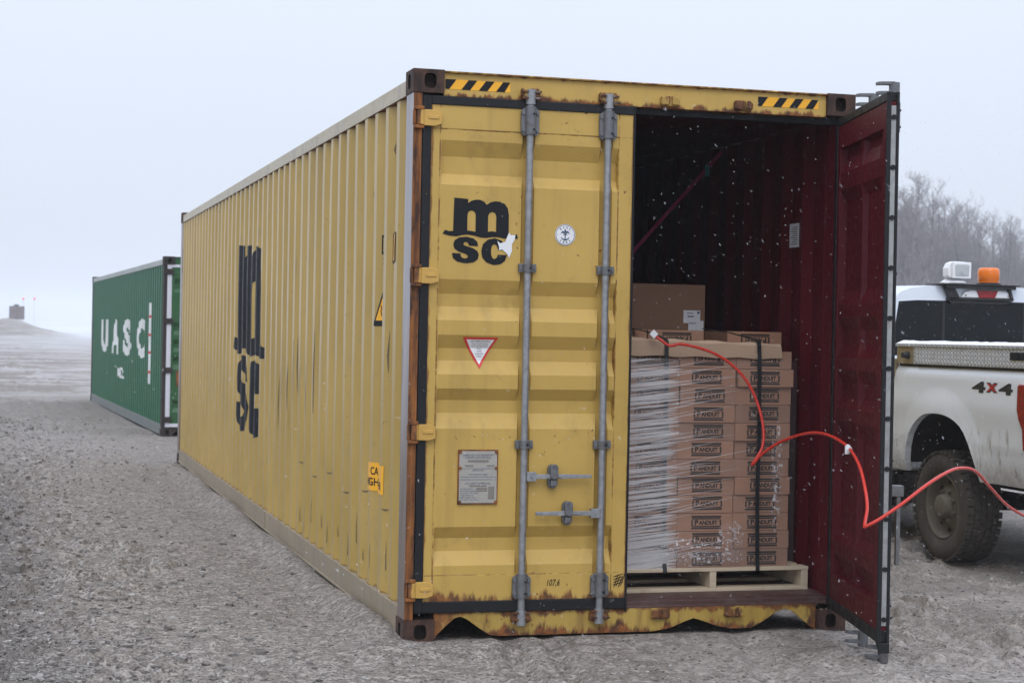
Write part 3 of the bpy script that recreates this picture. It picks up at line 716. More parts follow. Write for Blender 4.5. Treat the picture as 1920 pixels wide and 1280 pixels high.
# data plate
x0, x1, z0, z1 = .268, .478, .700, .978
mb = MB(); mb.box(x0, x1, .006, .0148, z0, z1, 0); mb.box(x0+.006, x1-.006, .0045, .006, z0+.007, z1-.007, 1)
def pl(vf, mi): mb.add([(a, .0035, b) for a, b in vf[0]], vf[1], mi)
cxp = (x0+x1)/2
for tx, hw, z, hh in (('APPROVED FOR TRANSPORT', .080, .950, .005), ('UNDER CUSTOMS SEAL', .068, .938, .005), ('CSC SAFETY APPROVAL', .068, .807, .005), ('OPERATOR', .030, .873, .004), ('DATE MANUFACTURED', .050, .852, .004)): pl(text2d(tx, cxp-hw, cxp+hw, z-hh, z+hh), 2)
for (a, b, z, hh) in ((.05,.16,.920,.006), (.035,.08,.896,.004), (.15,.19,.896,.004), (.06,.15,.794,.004), (.095,.155,.780,.005), (.095,.155,.769,.004)): pl(rect2d(x0+a, x0+b, z-hh, z+hh), 3)
for z in (.882, .840, .826): pl(rect2d(x0+.010, x1-.010, z-.001, z+.001), 2)
for i, tx in enumerate(('MAX GROSS 30480 KG', 'STACKING 192000', 'RACKING TEST 15240', 'TARE 3900 KG', 'NET 26580 KG', 'CU CAP 76.4 M3')): pl(text2d(tx, x0+.012, x0+.080+.012*(i % 3), .776-i*.011, .782-i*.011), 2)
pl(rect2d(x0+.160, x0+.192, .726, .790), 3)
for a in (x0+.010, x1-.010):
    for z in (z0+.012, .885, z1-.012): mb.cyl((a, .0045, z), (a, -.002, z), .008, 10, 0)
g = G('grey_print', .6); M['grey'] = plain('grey_print', (.21,.19,.17), .6)
mb.build('data_plate', [M['plate_rust'], M['plate'], M['navy'], M['grey']], dl, xfl)
dsticker('chalk_mark', [(text2d('107,6', .752, .822, .272, .310, bold=.004, shear=.25), 0)], [M['ink']])
dsticker('scribble', [(stroke2d([(1.118+.012*i, .262+.006*(i % 2)), (1.130+.012*i+.01, .33-.008*(i % 3))], .004), 0) for i in range(4)] +
         [(stroke2d([(1.115, .275+.014*i), (1.168, .290+.014*i)], .004), 0) for i in range(4)], [M['ink']])
# hazard stripes on the header
def hazard(xa, xb, za, zb, n, name='hazard_sticker'):
    mb = MB(); mb.add([(x, .0165, z) for x, z in rect2d(xa, xb, za, zb)[0]], [(0,1,2,3)], 0)
    p = (xb-xa)/(n-.25); h = zb-za
    for i in range(n):
        a = xa + p*(i-.08); q = [(a-.0*h, za), (a+p*.5, za), (a+p*.5+h*.75, zb), (a+h*.75, zb)]
        q = [(min(max(u, xa), xb), v) for u, v in q]
        if i == 0: q = [(xa, za), (xa+p*.22, za+.0), (xa+p*.22+h*.75, zb), (xa, zb)]
        mb.add([(u, .0152, v) for u, v in q], [(0,1,2,3)], 1)
    return mb.build(name, [M['amber'], M['ink']], hd)
hazard(.166, .508, 2.803, 2.853, 4); hazard(1.880, 2.232, 2.808, 2.858, 4)
# side lettering, laid over the corrugation
def on_side(eps): return lambda y, z: (.010 + corr_d(y) + wob(y, z) - eps, y, z)
wl = [c for c in yc.children if c.name.startswith('side_wall')][0]; wr = [c for c in yc.children if c.name.startswith('side_wall')][1]
def ssticker(name, layers, mats, par, eps=.003):
    mb = MB()
    for (vf, mi) in layers: drape(mb, vf, CC, 0, on_side(eps + .0015*mi), mi, ZL)
    return mb.build(name, mats, par)
LM1 = [(240,300),(240,185),(246,166),(255,155),(266,165),(272,185),(272,307),(255,302)]
ssticker('lettering', [(q, 0) for q in logo(lambda a: 6.90-(a-122)*.00372, lambda b: 2.300-(b-72)*.00351)], [M['ink_side']], wl)
ssticker('warning_sticker', [(([(.948, 1.600), (.735, 1.600), (.842, 1.875)], [(0,1,2)]), 0), (([(.924, 1.630), (.759, 1.630), (.842, 1.835)], [(0,1,2)]), 1), (stroke2d([(.884,1.715),(.876,1.69),(.884,1.685),(.876,1.655)], .006), 2)], [M['ink'], M['amber'], M['ink']], wl)
ssticker('height_sticker', [(rect2d(.640, 1.012, .690, .846), 0), (text2d('CAUTION', .937, .742, .778, .822, bold=.015), 1), (text2d('HIGH', 1.02, .872, .718, .762, bold=.015), 1), (text2d('ER', .715, .668, .715, .756, bold=.015), 1)], [M['amber'], M['ink']], wl)
fr = [rect2d(.745, .890, 1.995, 2.010), rect2d(.745, .890, 2.085, 2.100), rect2d(.881, .890, 2.011, 2.084), rect2d(.745, .755, 2.011, 2.084), rect2d(.868, .874, 2.020, 2.065), rect2d(.868, .874, 2.071, 2.078)]
ssticker('size_mark', [(q, 0) for q in fr] + [(text2d('9\'6"', .86, .765, 2.02, 2.075, bold=.01), 0), (text2d('SUPER', .878, .745, 1.935, 1.980, bold=.01), 0)], [M['ink']], wl)
ssticker('side_plate', [(rect2d(.42, .606, 1.935, 2.095), 0), (rect2d(.43, .598, 1.945, 2.085), 1)], [M['ink'], M['amber']], wl)
rg = random.Random(21); sc = []
for k in range(30):           # scuffs where things were dragged along the ribs
    b = PH + PITCH*(k+1); 
    if k < 11:
        y = b + rg.uniform(-.02, .05); z = rg.uniform(.18, .34); h = rg.uniform(.05, .22)
        sc.append((stroke2d([(y, z), (y+rg.uniform(-.004,.004), z+h*.5), (y+rg.uniform(-.006,.006), z+h)], [.007, .005, .001]), 0))
        if k % 2 == 0:
            z = .60 + .02*rg.random() + (k % 4)*.03; sc.append((stroke2d([(b+.030, z), (b, z-.004), (b-.030, z+.002)], [.002, .010, .002]), 0))
    elif k < 17:
        y = b + rg.uniform(-.02, .08); z = rg.uniform(.55, 1.35); h = rg.uniform(.08, .40); sc.append((stroke2d([(y, z), (y+.004, z+h*.5), (y+rg.uniform(-.008,.008), z+h)], [.002, .010, .002]), 0))
for y, z, h in ((2.9,1.02,.55),(3.2,.95,.40),(3.48,1.10,.22),(3.75,1.05,.45),(1.9,1.22,.15),(.62,1.35,.22),(.60,2.52,.06),(1.15,2.28,.16)):
    sc.append((stroke2d([(y, z), (y+.006, z+h*.4), (y-.004, z+h)], [.003, .013, .002]), 0))
ssticker('scuff_mark', sc, [M['scuff']], wl)
# paper sheet on the inner right wall
mb = MB()
mb.box(W-.0575, W-.0565, .548, .672, 2.096, 2.232, 0)
for i in range(9): mb.add([(W-.0583, .565, 2.112+.012*i), (W-.0583, .652-.012*(i % 3), 2.112+.012*i), (W-.0583, .652-.012*(i % 3), 2.117+.012*i), (W-.0583, .565, 2.117+.012*i)], [(0,1,2,3)], 1)
mb.build('paper_notice', [M['label'], M['grey']], wr)

# ---- the green one behind
gc = empty('shipping_container', (.239, 17.226, 0), R(2.05), label='dark green shipping container with white lettering, standing behind the yellow one', cat='shipping container')
GT = 2.591
ghd, gsl = container(gc, GT, (M['green_side'], M['green_side'], M['green_rail'], M['green_rail_low'], M['dark_steel'], M['casting_hole'], M['dark_steel'], M['dark_steel'], M['green_door'], M['dark_steel'], M['dark_steel']), keepers=False)
gd1, gx1 = door(gc, PIN, 0, (M['green_door'], M['green_door'], M['dark_steel']), top=GT, detail=False, gasket=M['white_rubber'])
gd2, gx2 = door(gc, (W-PIN.x, PIN.y, 0), 0, (M['green_door'], M['green_door'], M['dark_steel']), top=GT, mirror=True, detail=False, gasket=M['white_rubber'])
gw = [c for c in gc.children if c.name.startswith('side_wall')][0]
lay = []
for ch, a, b in (('U', 10.02, 8.70), ('A', 7.85, 6.55), ('S', 5.78, 4.52), ('C', 3.55, 2.38)): lay.append((text2d(ch, a, b, 1.07, 1.70, bold=.05), 0))
lay.append((text2d('M2', 6.75, 5.65, .66, .85, bold=.04), 0))
ssticker('lettering', lay, [M['white_paint']], gw); lay = [(rect2d(1.60, 2.02, .70, 1.94), 0)]
for z in (.88, 1.18, 1.45, 1.73): lay.append((rect2d(1.66, 1.96, z-.02, z+.02), 1))
ssticker('marking_strip', lay, [M['white_paint'], M['red_st']], gw)
mb = MB(); mb.box(.25, .52, .006, .011, 1.62, 1.98, 0); mb.add([(.33+.05*i, .0045, 1.68+.10*i) for i in range(3)] + [(.37+.05*i, .0045, 1.66+.10*i) for i in range(2, -1, -1)], [(0,1,4,5),(1,2,3,4)], 1)
mb.build('door_placard', [M['white_st'], M['red_st']], gd1, gx1)
mb = MB(); mb.box(.20, .45, .006, .011, .72, .95); mb.build('data_plate', [M['plate_rust']], gd1, gx1)

# ---- far one in the fog, and two faint lamps
fc = empty('distant_container', (1.30, 302.3, float(ground_z(.2, 303))), 0, label='tiny rust-brown container far off in the fog at left', cat='shipping container')
M['far_brown'] = painted('faded_brown_paint', (.10,.055,.055), dirt=(.14,.11,.11), rust=.3)
mb = MB(); mb.box(-2.44, 0, 0, 6.0, .1, 2.15, 0)
for x in (-2.40, -1.22, -.05): mb.box(x-.06, x+.06, -.05, 0, .1, 2.15, 1)
mb.box(-2.44, 0, -.04, 0, 1.5, 1.58, 1)
mb.build('body', [M['far_brown'], M['dark_steel']], fc, None, .03)
mb = MB(); mb.box(-2.44, 0, -.03, .10, 2.151, 2.30); mb.box(-1.7, -.9, .6, 1.5, 2.301, 2.62); mb.build('roof', M['dark_steel'], fc)
g = G('red_lamp', .4); g.b.inputs['Emission Color'].default_value = (1, .12, .15, 1); g.b.inputs['Emission Strength'].default_value = .4; M['red_lamp'] = g.done((.6,.05,.05))
for x, z, lb in ((1.12, 5.9, 'fainter left one of two red lamps on thin masts in the fog'), (2.94, 5.95, 'brighter right one of two red lamps on thin masts in the fog')):
    p = empty('lamp_mast', (x, 304, 0), 0, label=lb, cat='lamp', group='red lamps in the fog'); z0 = float(ground_z(x, 304))
    mb = MB(); mb.cyl((0,0,z0), (0,0,z-.2), .018, 8); mb.build('mast', M['strip'], p)
    mb = MB(); mb.lathe([(-.2,.001),(-.18,.13),(.12,.15),(.25,.08),(.26,.001)], (0,0,z), 'z', 14); mb.build('lamp', M['red_lamp'], p)

# ------------------------------------------------------------------ load: pallet, cartons, film, straps
FZ = .186; PX0, PX1, PY0, PY1 = 1.140, 2.356, .290, 1.45
pal = empty('pallet', (PX0, PY0, FZ), 0, label='pale softwood pallet on the container floor carrying the carton stack', cat='pallet')
def bx(name, x0, x1, y0, y1, z0, z1, mat, par, bevel=.002):
    m = MB(); m.box(x0, x1, y0, y1, z0, z1); return m.build(name, mat, par, None, bevel)
pw, pd = PX1-PX0, PY1-PY0
for y in (0, .36, .70, pd-.10): bx('bottom_board', 0, pw, y, y+.10, 0, .019, M['wood'], pal)
for x in (0, .632, pw-.038): bx('stringer', x, x+.038, .002, pd, .0195, .108, M['wood'], pal)
for i in range(8): bx('deck_board', -.002, pw+.002, i*.151, i*.151+.095, .1085, .127, M['wood'], pal)
CZ = FZ+.127
CW, CH, CD = .3315, .0990, 1.05
def carton_mesh(wd, ht, dp, name='carton', upside=False, du=0, dw=0):
    m = MB(); m.box(.0016, wd-.0016, 0, dp, .0004, ht-.0022, 0)
    b = MB()
    cx = wd/2 + .005 + du; lw, lh = .088, .034; zc = ht*.52 + dw
    s = -1 if upside else 1
    def q(vf, mi=1): m.add([(cx + (a*s), -.0012, zc + b_*s) for a, b_ in vf[0]], vf[1], mi)
    q(rect2d(-lw, lw, .026, .036)); q(rect2d(-lw+.004, lw-.004, .0165, .0235)); q(rect2d(-lw+.004, lw-.004, -.0255, -.0195)); q(rect2d(-lw, lw, -.037, -.0285))
    for e in (-1, 1):
        q(rect2d(min(e*lw, e*(lw-.009)), max(e*lw, e*(lw-.009)), -.019, .004)); q(([(e*(lw+.002), .005), (e*(lw-.0045), .0160), (e*(lw-.015), .005)], [(0,1,2)]))
    q(text2d('P', -.068, -.046, -.0165, .0145, bold=.045)); q(text2d('ANDUIT', -.044, .066, -.0145, .0105, bold=.05))
    return m.mesh(name, [M['card'], M['card_ink']])
cms = [carton_mesh(CW, CH, CD, du=a, dw=b) for a, b in ((0, 0), (.009, .0025), (-.011, -.002), (.003, -.004))]; cup = carton_mesh(CW, CH, CD, upside=True)
ordn = ['bottom', 'second', 'third', 'fourth', 'fifth', 'sixth', 'seventh', 'eighth', 'ninth', 'tenth', 'eleventh', 'top']
colw = ['left column under the film', 'middle column', 'right column by the red wall']
rnd = random.Random(3)
for r_ in range(12):
    for c in range(3):
        o = link('carton', cup if r_ == 11 else rnd.choice(cms), None, .0035, 2)
        dx = rnd.uniform(-.006, .006)*(1 if c else .6); o.location = (1.256 + c*.3320 + dx + (.006 if r_ == 10 and c == 2 else 0), .331 + rnd.uniform(-.008, .010), CZ + r_*.0991)
        o.rotation_euler = (0, 0, rnd.uniform(-.006, .006))
        row = 'bottom row' if r_ == 0 else 'top row' if r_ == 11 else ordn[r_] + ' row up'
        tag(o, 'brown printed carton, %s, %s' % (row, colw[c]), 'carton', 'cartons stacked on the pallet')
STZ = CZ + 12*.0991
ucup = carton_mesh(.335, .108, .34, upside=True)
for x, lb in ((1.158, 'brown carton on top of the stack, half hidden by the closed yellow door'), (1.498, 'brown carton on top of the stack, in front of the big plain carton'), (1.975, 'brown carton on top of the stack at its right end, under a black strap')):
    o = link('carton', ucup, None, .0035, 2); o.location = (x, .60, STZ+.001); tag(o, lb, 'carton', 'cartons lying on top of the stack')
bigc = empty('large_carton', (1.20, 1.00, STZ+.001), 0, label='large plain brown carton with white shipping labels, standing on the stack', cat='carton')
mb = MB(); mb.box(0, .80, 0, .38, 0, .375); mb.add([(0,-.001,.18),(.8,-.001,.18),(.8,-.001,.184),(0,-.001,.184)], [(0,1,2,3)], 1); M['card_shade'] = cardboard('shaded_cardboard', (.225,.135,.095)); mb.build('body', [M['card_shade'], M['card_shade']], bigc, None, .004)  # cardboard tone darkened for the shade behind the door header
mb = MB(); mb.box(.665, .770, -.0022, -.0005, .150, .225, 0); mb.box(.695, .790, -.0045, -.0025, .098, .165, 0)
for (x0, x1, z0, z1) in ((.750,.765,.206,.219), (.690,.730,.186,.193), (.685,.725,.206,.210)): mb.add([(x, -.0030, z) for x, z in rect2d(x0, x1, z0, z1)[0]], [(0,1,2,3)], 1)
V, F = text2d('PANDUIT', .700, .746, .146, .155, bold=.03, shear=.2); mb.add([(a, -.0055, b) for a, b in V], F, 1)
V, F = text2d('FRAGILE', .712, .760, .106, .110); mb.add([(a, -.0055, b) for a, b in V], F, 1)
mb.build('shipping_label', [M['label'], M['navy']], bigc)
# cap sheet folded over the top front edge
cap = MB()
pr = [(.315, 1.470), (.311, 1.552), (.330, 1.566), (.47, 1.560), (.60, 1.548)]
xs_ = np.linspace(1.165, 2.178, 22)
V = []
for i, x in enumerate(xs_):
    for j, (y, z) in enumerate(pr):
        V.append((x + (.01 if j == 0 and i == 21 else 0), y - .006*sin(i*.9+j)*(.6 if j == 0 else .2), z - .040*(x-1.165)*(.55 if j else .25) + .004*sin(i*1.3+j*2)))
n = len(pr); F = [(i*n+j, i*n+j+1, (i+1)*n+j+1, (i+1)*n+j) for i in range(21) for j in range(n-1)]
cap.add(V, F, 0, False); cap.add([(a, b+.006, c-.003) for a, b, c in V], F, 0, False)
tag(cap.build('cap_sheet', M['kraft']), 'folded kraft cardboard cap sheet over the top front edge of the carton stack', 'cardboard sheet')
# black strapping
for x, lb, hk in ((1.497, 'black strap round the left of the carton stack, under the film', -.06), (2.040, 'black strap round the right of the carton stack, crossing the right column', -.10)):
    m = MB(); pts = [(x+hk*1.9, .66, STZ+.118), (x+hk*.9, .50, STZ+.098), (x, .318, 1.560), (x, .300, 1.545), (x, .298 if hk > -.09 else .291, 1.46), (x+.006, .306 if hk > -.09 else .291, 1.1), (x+.002, .306 if hk > -.09 else .290, .7), (x+.010, .306 if hk > -.09 else .290, CZ+.05), (x+.010, .283, CZ-.016), (x+.010, .283, CZ-.020)]
    V = []
    for i, p in enumerate(pts):
        a = Vector(pts[max(i-1,0)]); b = Vector(pts[min(i+1,len(pts)-1)]); t = (b-a).normalized(); sd_ = Vector((1,0,0)) - t*t.x; sd_.normalize(); nn = t.cross(sd_)
        for (s1, s2) in ((-1,-1),(1,-1),(1,1),(-1,1)): V.append(Vector(p) + sd_*.0115*s1 + nn*.0012*s2)
    F = [(i*4+k, i*4+(k+1) % 4, i*4+4+(k+1) % 4, i*4+4+k) for i in range(len(pts)-1) for k in range(4)]
    m.add(V, F); tag(m.build('strap', M['strap']), lb, 'strap', 'black straps round the stack')
# stretch film: wrinkled clear sheet over the front of the stack
def film_mat(name, left):
    g = G(name, .22, 0, .6); P = g.xyz()
    vec = g.n('ShaderNodeMapping'); g.put(vec.inputs['Vector'], g.P); vec.inputs['Rotation'].default_value = (0, R(6), 0)
    f = g.noise(1, 5, .72, vec=g.scale(vec.outputs[0], (1.0, 3, 78)), dist=.12); f2 = g.noise(1, 4, .7, vec=g.scale(vec.outputs[0], (.8, 3, 26)))
    X_ = g.m('ADD', P[0], 1.25); thick = g.ss(X_, 1.50, 1.70, .46, -.04); low = g.ss(P[2], .30, .02, 0, .10)
    thr = g.m('SUBTRACT', .66, g.m('MULTIPLY', g.m('ADD', thick, low), .48))
    a = g.ss(g.m('ADD', g.m('MULTIPLY', f, .72), g.m('MULTIPLY', f2, .28)), thr, g.m('ADD', thr, .10))
    a = g.m('MULTIPLY', a, g.ss(X_, 1.45, 1.75, .62, .30))
    a = g.m('ADD', g.m('MULTIPLY', a, .92), g.ss(X_, 1.35, 1.75, .10, .035))
    return g.done((.80, .80, .82), .3, g.bump(f, .5, .008), g.m('MINIMUM', a, .95))
M['film'] = film_mat('stretch_film', True)
g = G('film_fold', .3); g.b.inputs['Alpha'].default_value = .62; M['fold'] = g.done((.72,.72,.74))
film = empty('stretch_film', (1.25, .31, CZ), 0, label='clear wrinkled stretch film wrapped round the carton stack', cat='film')
mb = MB(); nx, nz = 90, 150; V = []
for j in range(nz):
    for i in range(nx):
        x = 1.248 + 1.020*i/(nx-1); z = CZ-.006 + (1.452-CZ+.006)*j/(nz-1)
        wv = noise.noise(Vector((x*2.2, z*38-x*6, 3)))*.0035 + noise.noise(Vector((x*1.1, z*90-x*16, 8)))*.0018
        V.append((x-1.25, .296-.31 + wv - .012*max(0, (x-2.23)/.04)*0, z-CZ))
mb.add(V, [(j*nx+i, j*nx+i+1, (j+1)*nx+i+1, (j+1)*nx+i) for j in range(nz-1) for i in range(nx-1)], 0, True)
rg = random.Random(5)
for k in range(74):               # taut folds of the film
    z0 = rg.uniform(.02, 1.08); x0 = rg.uniform(-.0, .22); ln = rg.uniform(.2, .62)*(1 if rg.random() < .6 else .5); sl = rg.uniform(.10, .22); wd_ = rg.uniform(.0008, .0020)
    if z0 + ln*sl > 1.14: continue
    pts = [(x0+ln*t, -.0175, z0+sl*ln*t+rg.gauss(0,.0012)) for t in (0, .25, .5, .75, 1)]
    V = [(x, y, z+e*wd_*w2) for (x, y, z), w2 in zip(pts, (.3, 1, 1, .8, .2)) for e in (-1, 1)]
    mb.add(V, [(2*i, 2*i+1, 2*i+3, 2*i+2) for i in range(4)], 1)
fo = mb.build('film_sheet', [M['film'], M['fold']], film)
def crumple_mat():
    g = G('crumpled_film', .12, 0, .8); lw = g.n('ShaderNodeLayerWeight'); lw.inputs[0].default_value = .35
    a = g.m('ADD', g.ss(lw.outputs['Facing'], .30, .90, .04, .75), g.m('MULTIPLY', g.ss(g.noise(42, 4, .7), .54, .62), .55))
    return g.done((.85,.85,.88), .12, None, a)
M['crumple'] = crumple_mat()
def crumple(x, z, rx, rz, dep, seed, n=34):
    m = MB(); V = []
    for j in range(n):
        for i in range(n):
            u, v = i/(n-1)*2-1, j/(n-1)*2-1; e = 1+.3*noise.noise(Vector((math.atan2(v, u)*1.3, seed, 0)))
            h = max(0, 1-(u*u+v*v)/e)
            p = Vector((u*5, v*5, seed)); rg = abs(noise.noise(p)) + .6*abs(noise.noise(p*2.3)) + .4*abs(noise.noise(p*4.9))
            V.append((x-1.25+u*rx*e, .290-.31 - dep*h*(.25+1.3*rg), z-CZ+v*rz*e))
    F = [(j*n+i, j*n+i+1, (j+1)*n+i+1, (j+1)*n+i) for j in range(n-1) for i in range(n-1) if max(0, 1-((i/(n-1)*2-1)**2+(j/(n-1)*2-1)**2)) > 0]
    m.add(V, F, 0, False); return m.build('film_crumple', M['crumple'], film)
crumple(1.885, .45, .085, .11, .030, 2.2); crumple(1.62, .40, .17, .075, .014, 5.1); crumple(1.78, .365, .20, .035, .012, 9.4); crumple(2.15, .80, .035, .30, .012, 7.7, 40)
# lashing strap hung across the inside, with its tag
m = MB(); p0, p1 = Vector((1.42, 1.60, 1.715)), Vector((2.345, 1.62, 2.735)); t = (p1-p0).normalized(); nn = Vector((0,1,0)).cross(t).normalized()
m.obox((p0+p1)/2, t*((p1-p0).length/2), (0,.0015,0), nn*.011, 0); tag(m.build('lashing_strap', M['magenta']), 'magenta webbing strap slung across the dark inside of the yellow container', 'strap')
q = p0.lerp(p1, .885); m = MB(); m.obox(q + Vector((.004, -.012, -.01)), (.014,0,0), (0,.006,0), (0,0,.035)); tag(m.build('strap_tag', M['teal'], None, None, .004), 'small teal tag hung on the magenta strap', 'tag')

# hose: from the carton stack, past the open door, towards the truck
HP = [(1224,626,.282),(1240,638,.262),(1256,648,.25),(1276,645,.25),(1310,652,.245),(1340,663,.235),(1370,682,.22),(1400,714,.19),(1420,755,.16),(1431,800,.12),(1430,835,.09),(1420,856,.07),(1411,869,.06),(1413,869,.04),(1430,850,.0),(1462,829,-.1),(1500,815,-.25),(1530,811,-.42),(1560,818,-.62),(1590,838,-.82),(1611,872,-1.0),(1622,915,-1.13),(1626,950,-1.22),(1623,972,-1.28),(1621,985,-1.32),(1624,986,-1.34),(1650,972,-1.36),(1690,945,-1.36),(1740,907,-1.28),(1780,883,-1.15),(1805,877,-1.03),(1830,884,-.88),(1860,917,-.62),(1890,948,-.32),(1930,972,.05),(1985,1000,.5)]
hp = [ony(u, v, y) for u, v, y in HP]; hp += [Vector((4.2, .9, .25)), Vector((4.45, 1.0, .02))]
def catmull(P, n=8):
    o = []
    for i in range(len(P)-1):
        a, b, c, d = P[max(i-1,0)], P[i], P[i+1], P[min(i+2, len(P)-1)]
        for k in range(n):
            t = k/n; o.append(.5*((2*b)+(c-a)*t+(2*a-5*b+4*c-d)*t*t+(3*b-a-3*c+d)*t**3))
    return o + [P[-1]]
hs = empty('air_hose', hp[0], 0, label='orange-red hose looping from the carton stack past the open door', cat='hose')
m = MB(); m.tube([p-hp[0] for p in catmull(hp)], .0080, 12); m.build('tube', M['hose'], hs)
c_ = ony(1590, 838, -.82) - hp[0]; tt = (ony(1600,856,-.92)-ony(1580,829,-.74)).normalized()
m = MB(); m.tube([c_-tt*.005, c_+tt*.035], .0135, 12); m.obox(c_+tt*.02+Vector((-.012,-.004,-.006)), (.012,0,0), (0,.001,0), (0,0,.02)); m.build('hose_tag', M['white_st'], hs)
c_ = ony(1224, 626, .280)-hp[0]; m = MB(); m.obox(c_+Vector((0,-.014,0)), (.012,0,-.012), (0,.004,0), (.012,0,.012)); m.build('end_fitting', M['white_st'], hs)
# ------------------------------------------------------------------ pickup truck
def white_truck():
    g = G('dirty_white_car_paint', .28, 0, .5); P = g.xyz()
    g.b.inputs['Coat Weight'].default_value = .4; g.b.inputs['Coat Roughness'].default_value = .15
    f = g.noise(7, 6, .7); st = g.noise(1, 5, .65, st=(30, 30, 3)); sp = g.noise(46, 4, .6)
    h = g.m('ADD', P[2], g.m('MULTIPLY', g.m('SUBTRACT', f, .5), .5))
    mud = g.ss(h, .84, .48, 0, .85)
    mud = g.m('MAXIMUM', mud, g.m('MULTIPLY', g.m('MULTIPLY', g.ss(st, .52, .70), g.ss(P[2], 1.06, .90)), .85))
    mud = g.m('MULTIPLY', mud, g.ss(sp, .25, .60, .55, 1))
    c = g.mix(mud, (.735,.785,.855), (.23,.21,.18)); c = g.mix(g.m('MULTIPLY', g.ss(st, .60, .72), g.ss(P[2], 1.05, .70, 0, .6)), c, (.06,.052,.042))
    return g.done(c, g.m('ADD', g.m('MULTIPLY', mud, .5), .25))
M['car'] = white_truck()
M['glass'] = plain('dark_tinted_glass', (.006,.009,.011), .08, var=.2, bump=0, spec=.28)
M['dark'] = plain('dark_underbody', (.020,.018,.017), .8, var=.4, sc=10)
M['tyre'] = painted('muddy_tyre', (.042,.036,.030), dirt=(.105,.085,.062), dirt_amt=1., rust=0, rough=.85)
M['rim'] = painted('muddy_steel_rim', (.11,.095,.075), dirt=(.085,.07,.055), dirt_amt=.9, rust=.2, rough=.75)
M['tread'] = galv('tread_plate', (.46,.51,.59), .38, 0); M['tread_bar'] = plain('tread_bars', (.74,.77,.82), .3, .3, bump=0); M['yellow_tint'] = galv('reflection_tint_plate', (.40,.33,.19), .5, .1)  # sky blue, bar glint and yellow end reflection put into the colours
M['black_pl'] = plain('black_plastic', (.014,.014,.015), .45, var=.2); M['snow'] = plain('fresh_snow', (.78,.80,.84), .8, var=.03, sc=30, bump=.3)
g = G('amber_lens', .22, 0, .6); g.b.inputs['Transmission Weight'].default_value = .15; M['orange'] = g.done((.90,.21,.012))
g = G('red_lens', .15, 0, .6); M['redlens'] = g.done(g.mix(g.ss(g.voro(40), .1, .5), (.42,.008,.010), (.22,.005,.007)))
M['redpaint'] = plain('red_decal', (.45,.02,.02), .4, bump=0); M['clear'] = plain('clear_lens', (.45,.47,.48), .12, var=.15, bump=0)
TX, TY = 5.53, 2.75
tr = empty('pickup_truck', (TX, TY, 0), 0, label='dirty white four-wheel-drive pickup truck with roof lights parked beside the open door', cat='truck')
def arch(y, a=.535, zc=.42, zt=1.056, e=2.5):
    q = 1-abs(y/a)**e
    return zc + (zt-zc)*q**(1/e) if q > 0 else -9
def sx(y, z, edge=0):
    x = -.985
    if z > 1.30: x += .030*((z-1.30)/.085)**2
    if z < .845: x += .008+.05*((.845-z)/.25)**2
    if y < -1.09: x += .05*((-1.09-y)/.08)**2
    return x - .034*max(0, 1-edge/.20)**1.2 - .012*math.exp(-((z-1.12)/.10)**2)
for sg, nm in ((1, 'L'), (-1, 'R')):
    m = MB(); ys = sorted(list(np.linspace(-1.17, 1.045, 40)) + [-.535, -.533, -.525, -.51, .51, .525, .533, .535]); nz = 26; V = []
    for y in ys:
        zb = max(.605, arch(y)) if abs(y) < .535 else .605
        for j in range(nz):
            z = zb + (1.385-zb)*(j/(nz-1)); dd = min(math.hypot(y-.52*cos(t), z-(.42+.63*sin(t))) for t in [pi*k/24 for k in range(25)])
            V.append((sg*sx(y, z, dd), y, z))
    n = len(ys); F = [(i*nz+j, i*nz+j+1, (i+1)*nz+j+1, (i+1)*nz+j) for i in range(n-1) for j in range(nz-1)]
    m.add(V, F, 0, True)
    lip = [V[i*nz] for i in range(n)]; m.add(lip + [(x+sg*.05, y, z) for x, y, z in lip], [(i, i+1, n+i+1, n+i) for i in range(n-1)], 0)
    x0, x1 = sorted((sg*-.955, sg*-.80)); m.box(x0, x1, -1.165, 1.04, 1.372, 1.386)
    x0, x1 = sorted((sg*-.82, sg*-.80)); m.box(x0, x1, -1.165, 1.04, 1.10, 1.371)
    x0, x1 = sorted((sg*-.98, sg*-.80)); m.box(x0, x1, 1.036, 1.044, .62, 1.37); m.box(x0, x1, -1.168, -1.160, .62, 1.37)
    b = m.build('bed_side', [M['car']], tr)
    w_ = MB(); k = 24; A = [(.56*cos(pi*i/k), arch(.56*cos(pi*i/k)*.95, .545)) for i in range(1, k)]
    A = [(y, max(z, .40)+.015) for y, z in A]
    xa, xb = sg*-.955, sg*-.52; V = [(xa, y, z) for y, z in A] + [(xb, y, z) for y, z in A]; q = len(A)
    w_.add(V, [(i, i+1, q+i+1, q+i) for i in range(q-1)], 0, True); w_.add([(xb, y, z) for y, z in A], [tuple(range(q))]); w_.build('wheel_well', M['dark'], tr)
    s_ = MB(); ysm = np.linspace(-1.15, -.545, 10)
    V = [(sg*(sx(y, .84, 1)-.0025), y, z) for z in (.836, .8445) for y in ysm]; s_.add(V, [(i, i+1, 11+i, 10+i) for i in range(9)]); s_.build('panel_seam', M['dark'], tr)
    t = MB(); P_ = [(-1.035,1.285),(-1.03,1.13),(-1.055,1.06),(-1.10,1.00),(-1.115,.86),(-1.185,.86),(-1.185,1.30),(-1.05,1.30)]
    x0, x1 = sorted((sg*-1.002, sg*-.86)); t.prism(P_, x0, x1, 'x'); t.build('tail_light', M['redlens'], tr, None, .012, 3)
m = MB(); m.box(-.51, .51, -1.16, 1.04, .80, .84); m.box(-.80, .80, 1.0, 1.03, .84, 1.36); m.build('bed_floor', M['car'], tr)
m = MB(); m.box(-.845, .845, -1.19, -1.14, .70, 1.375); m.build('tailgate', M['car'], tr, None, .015)
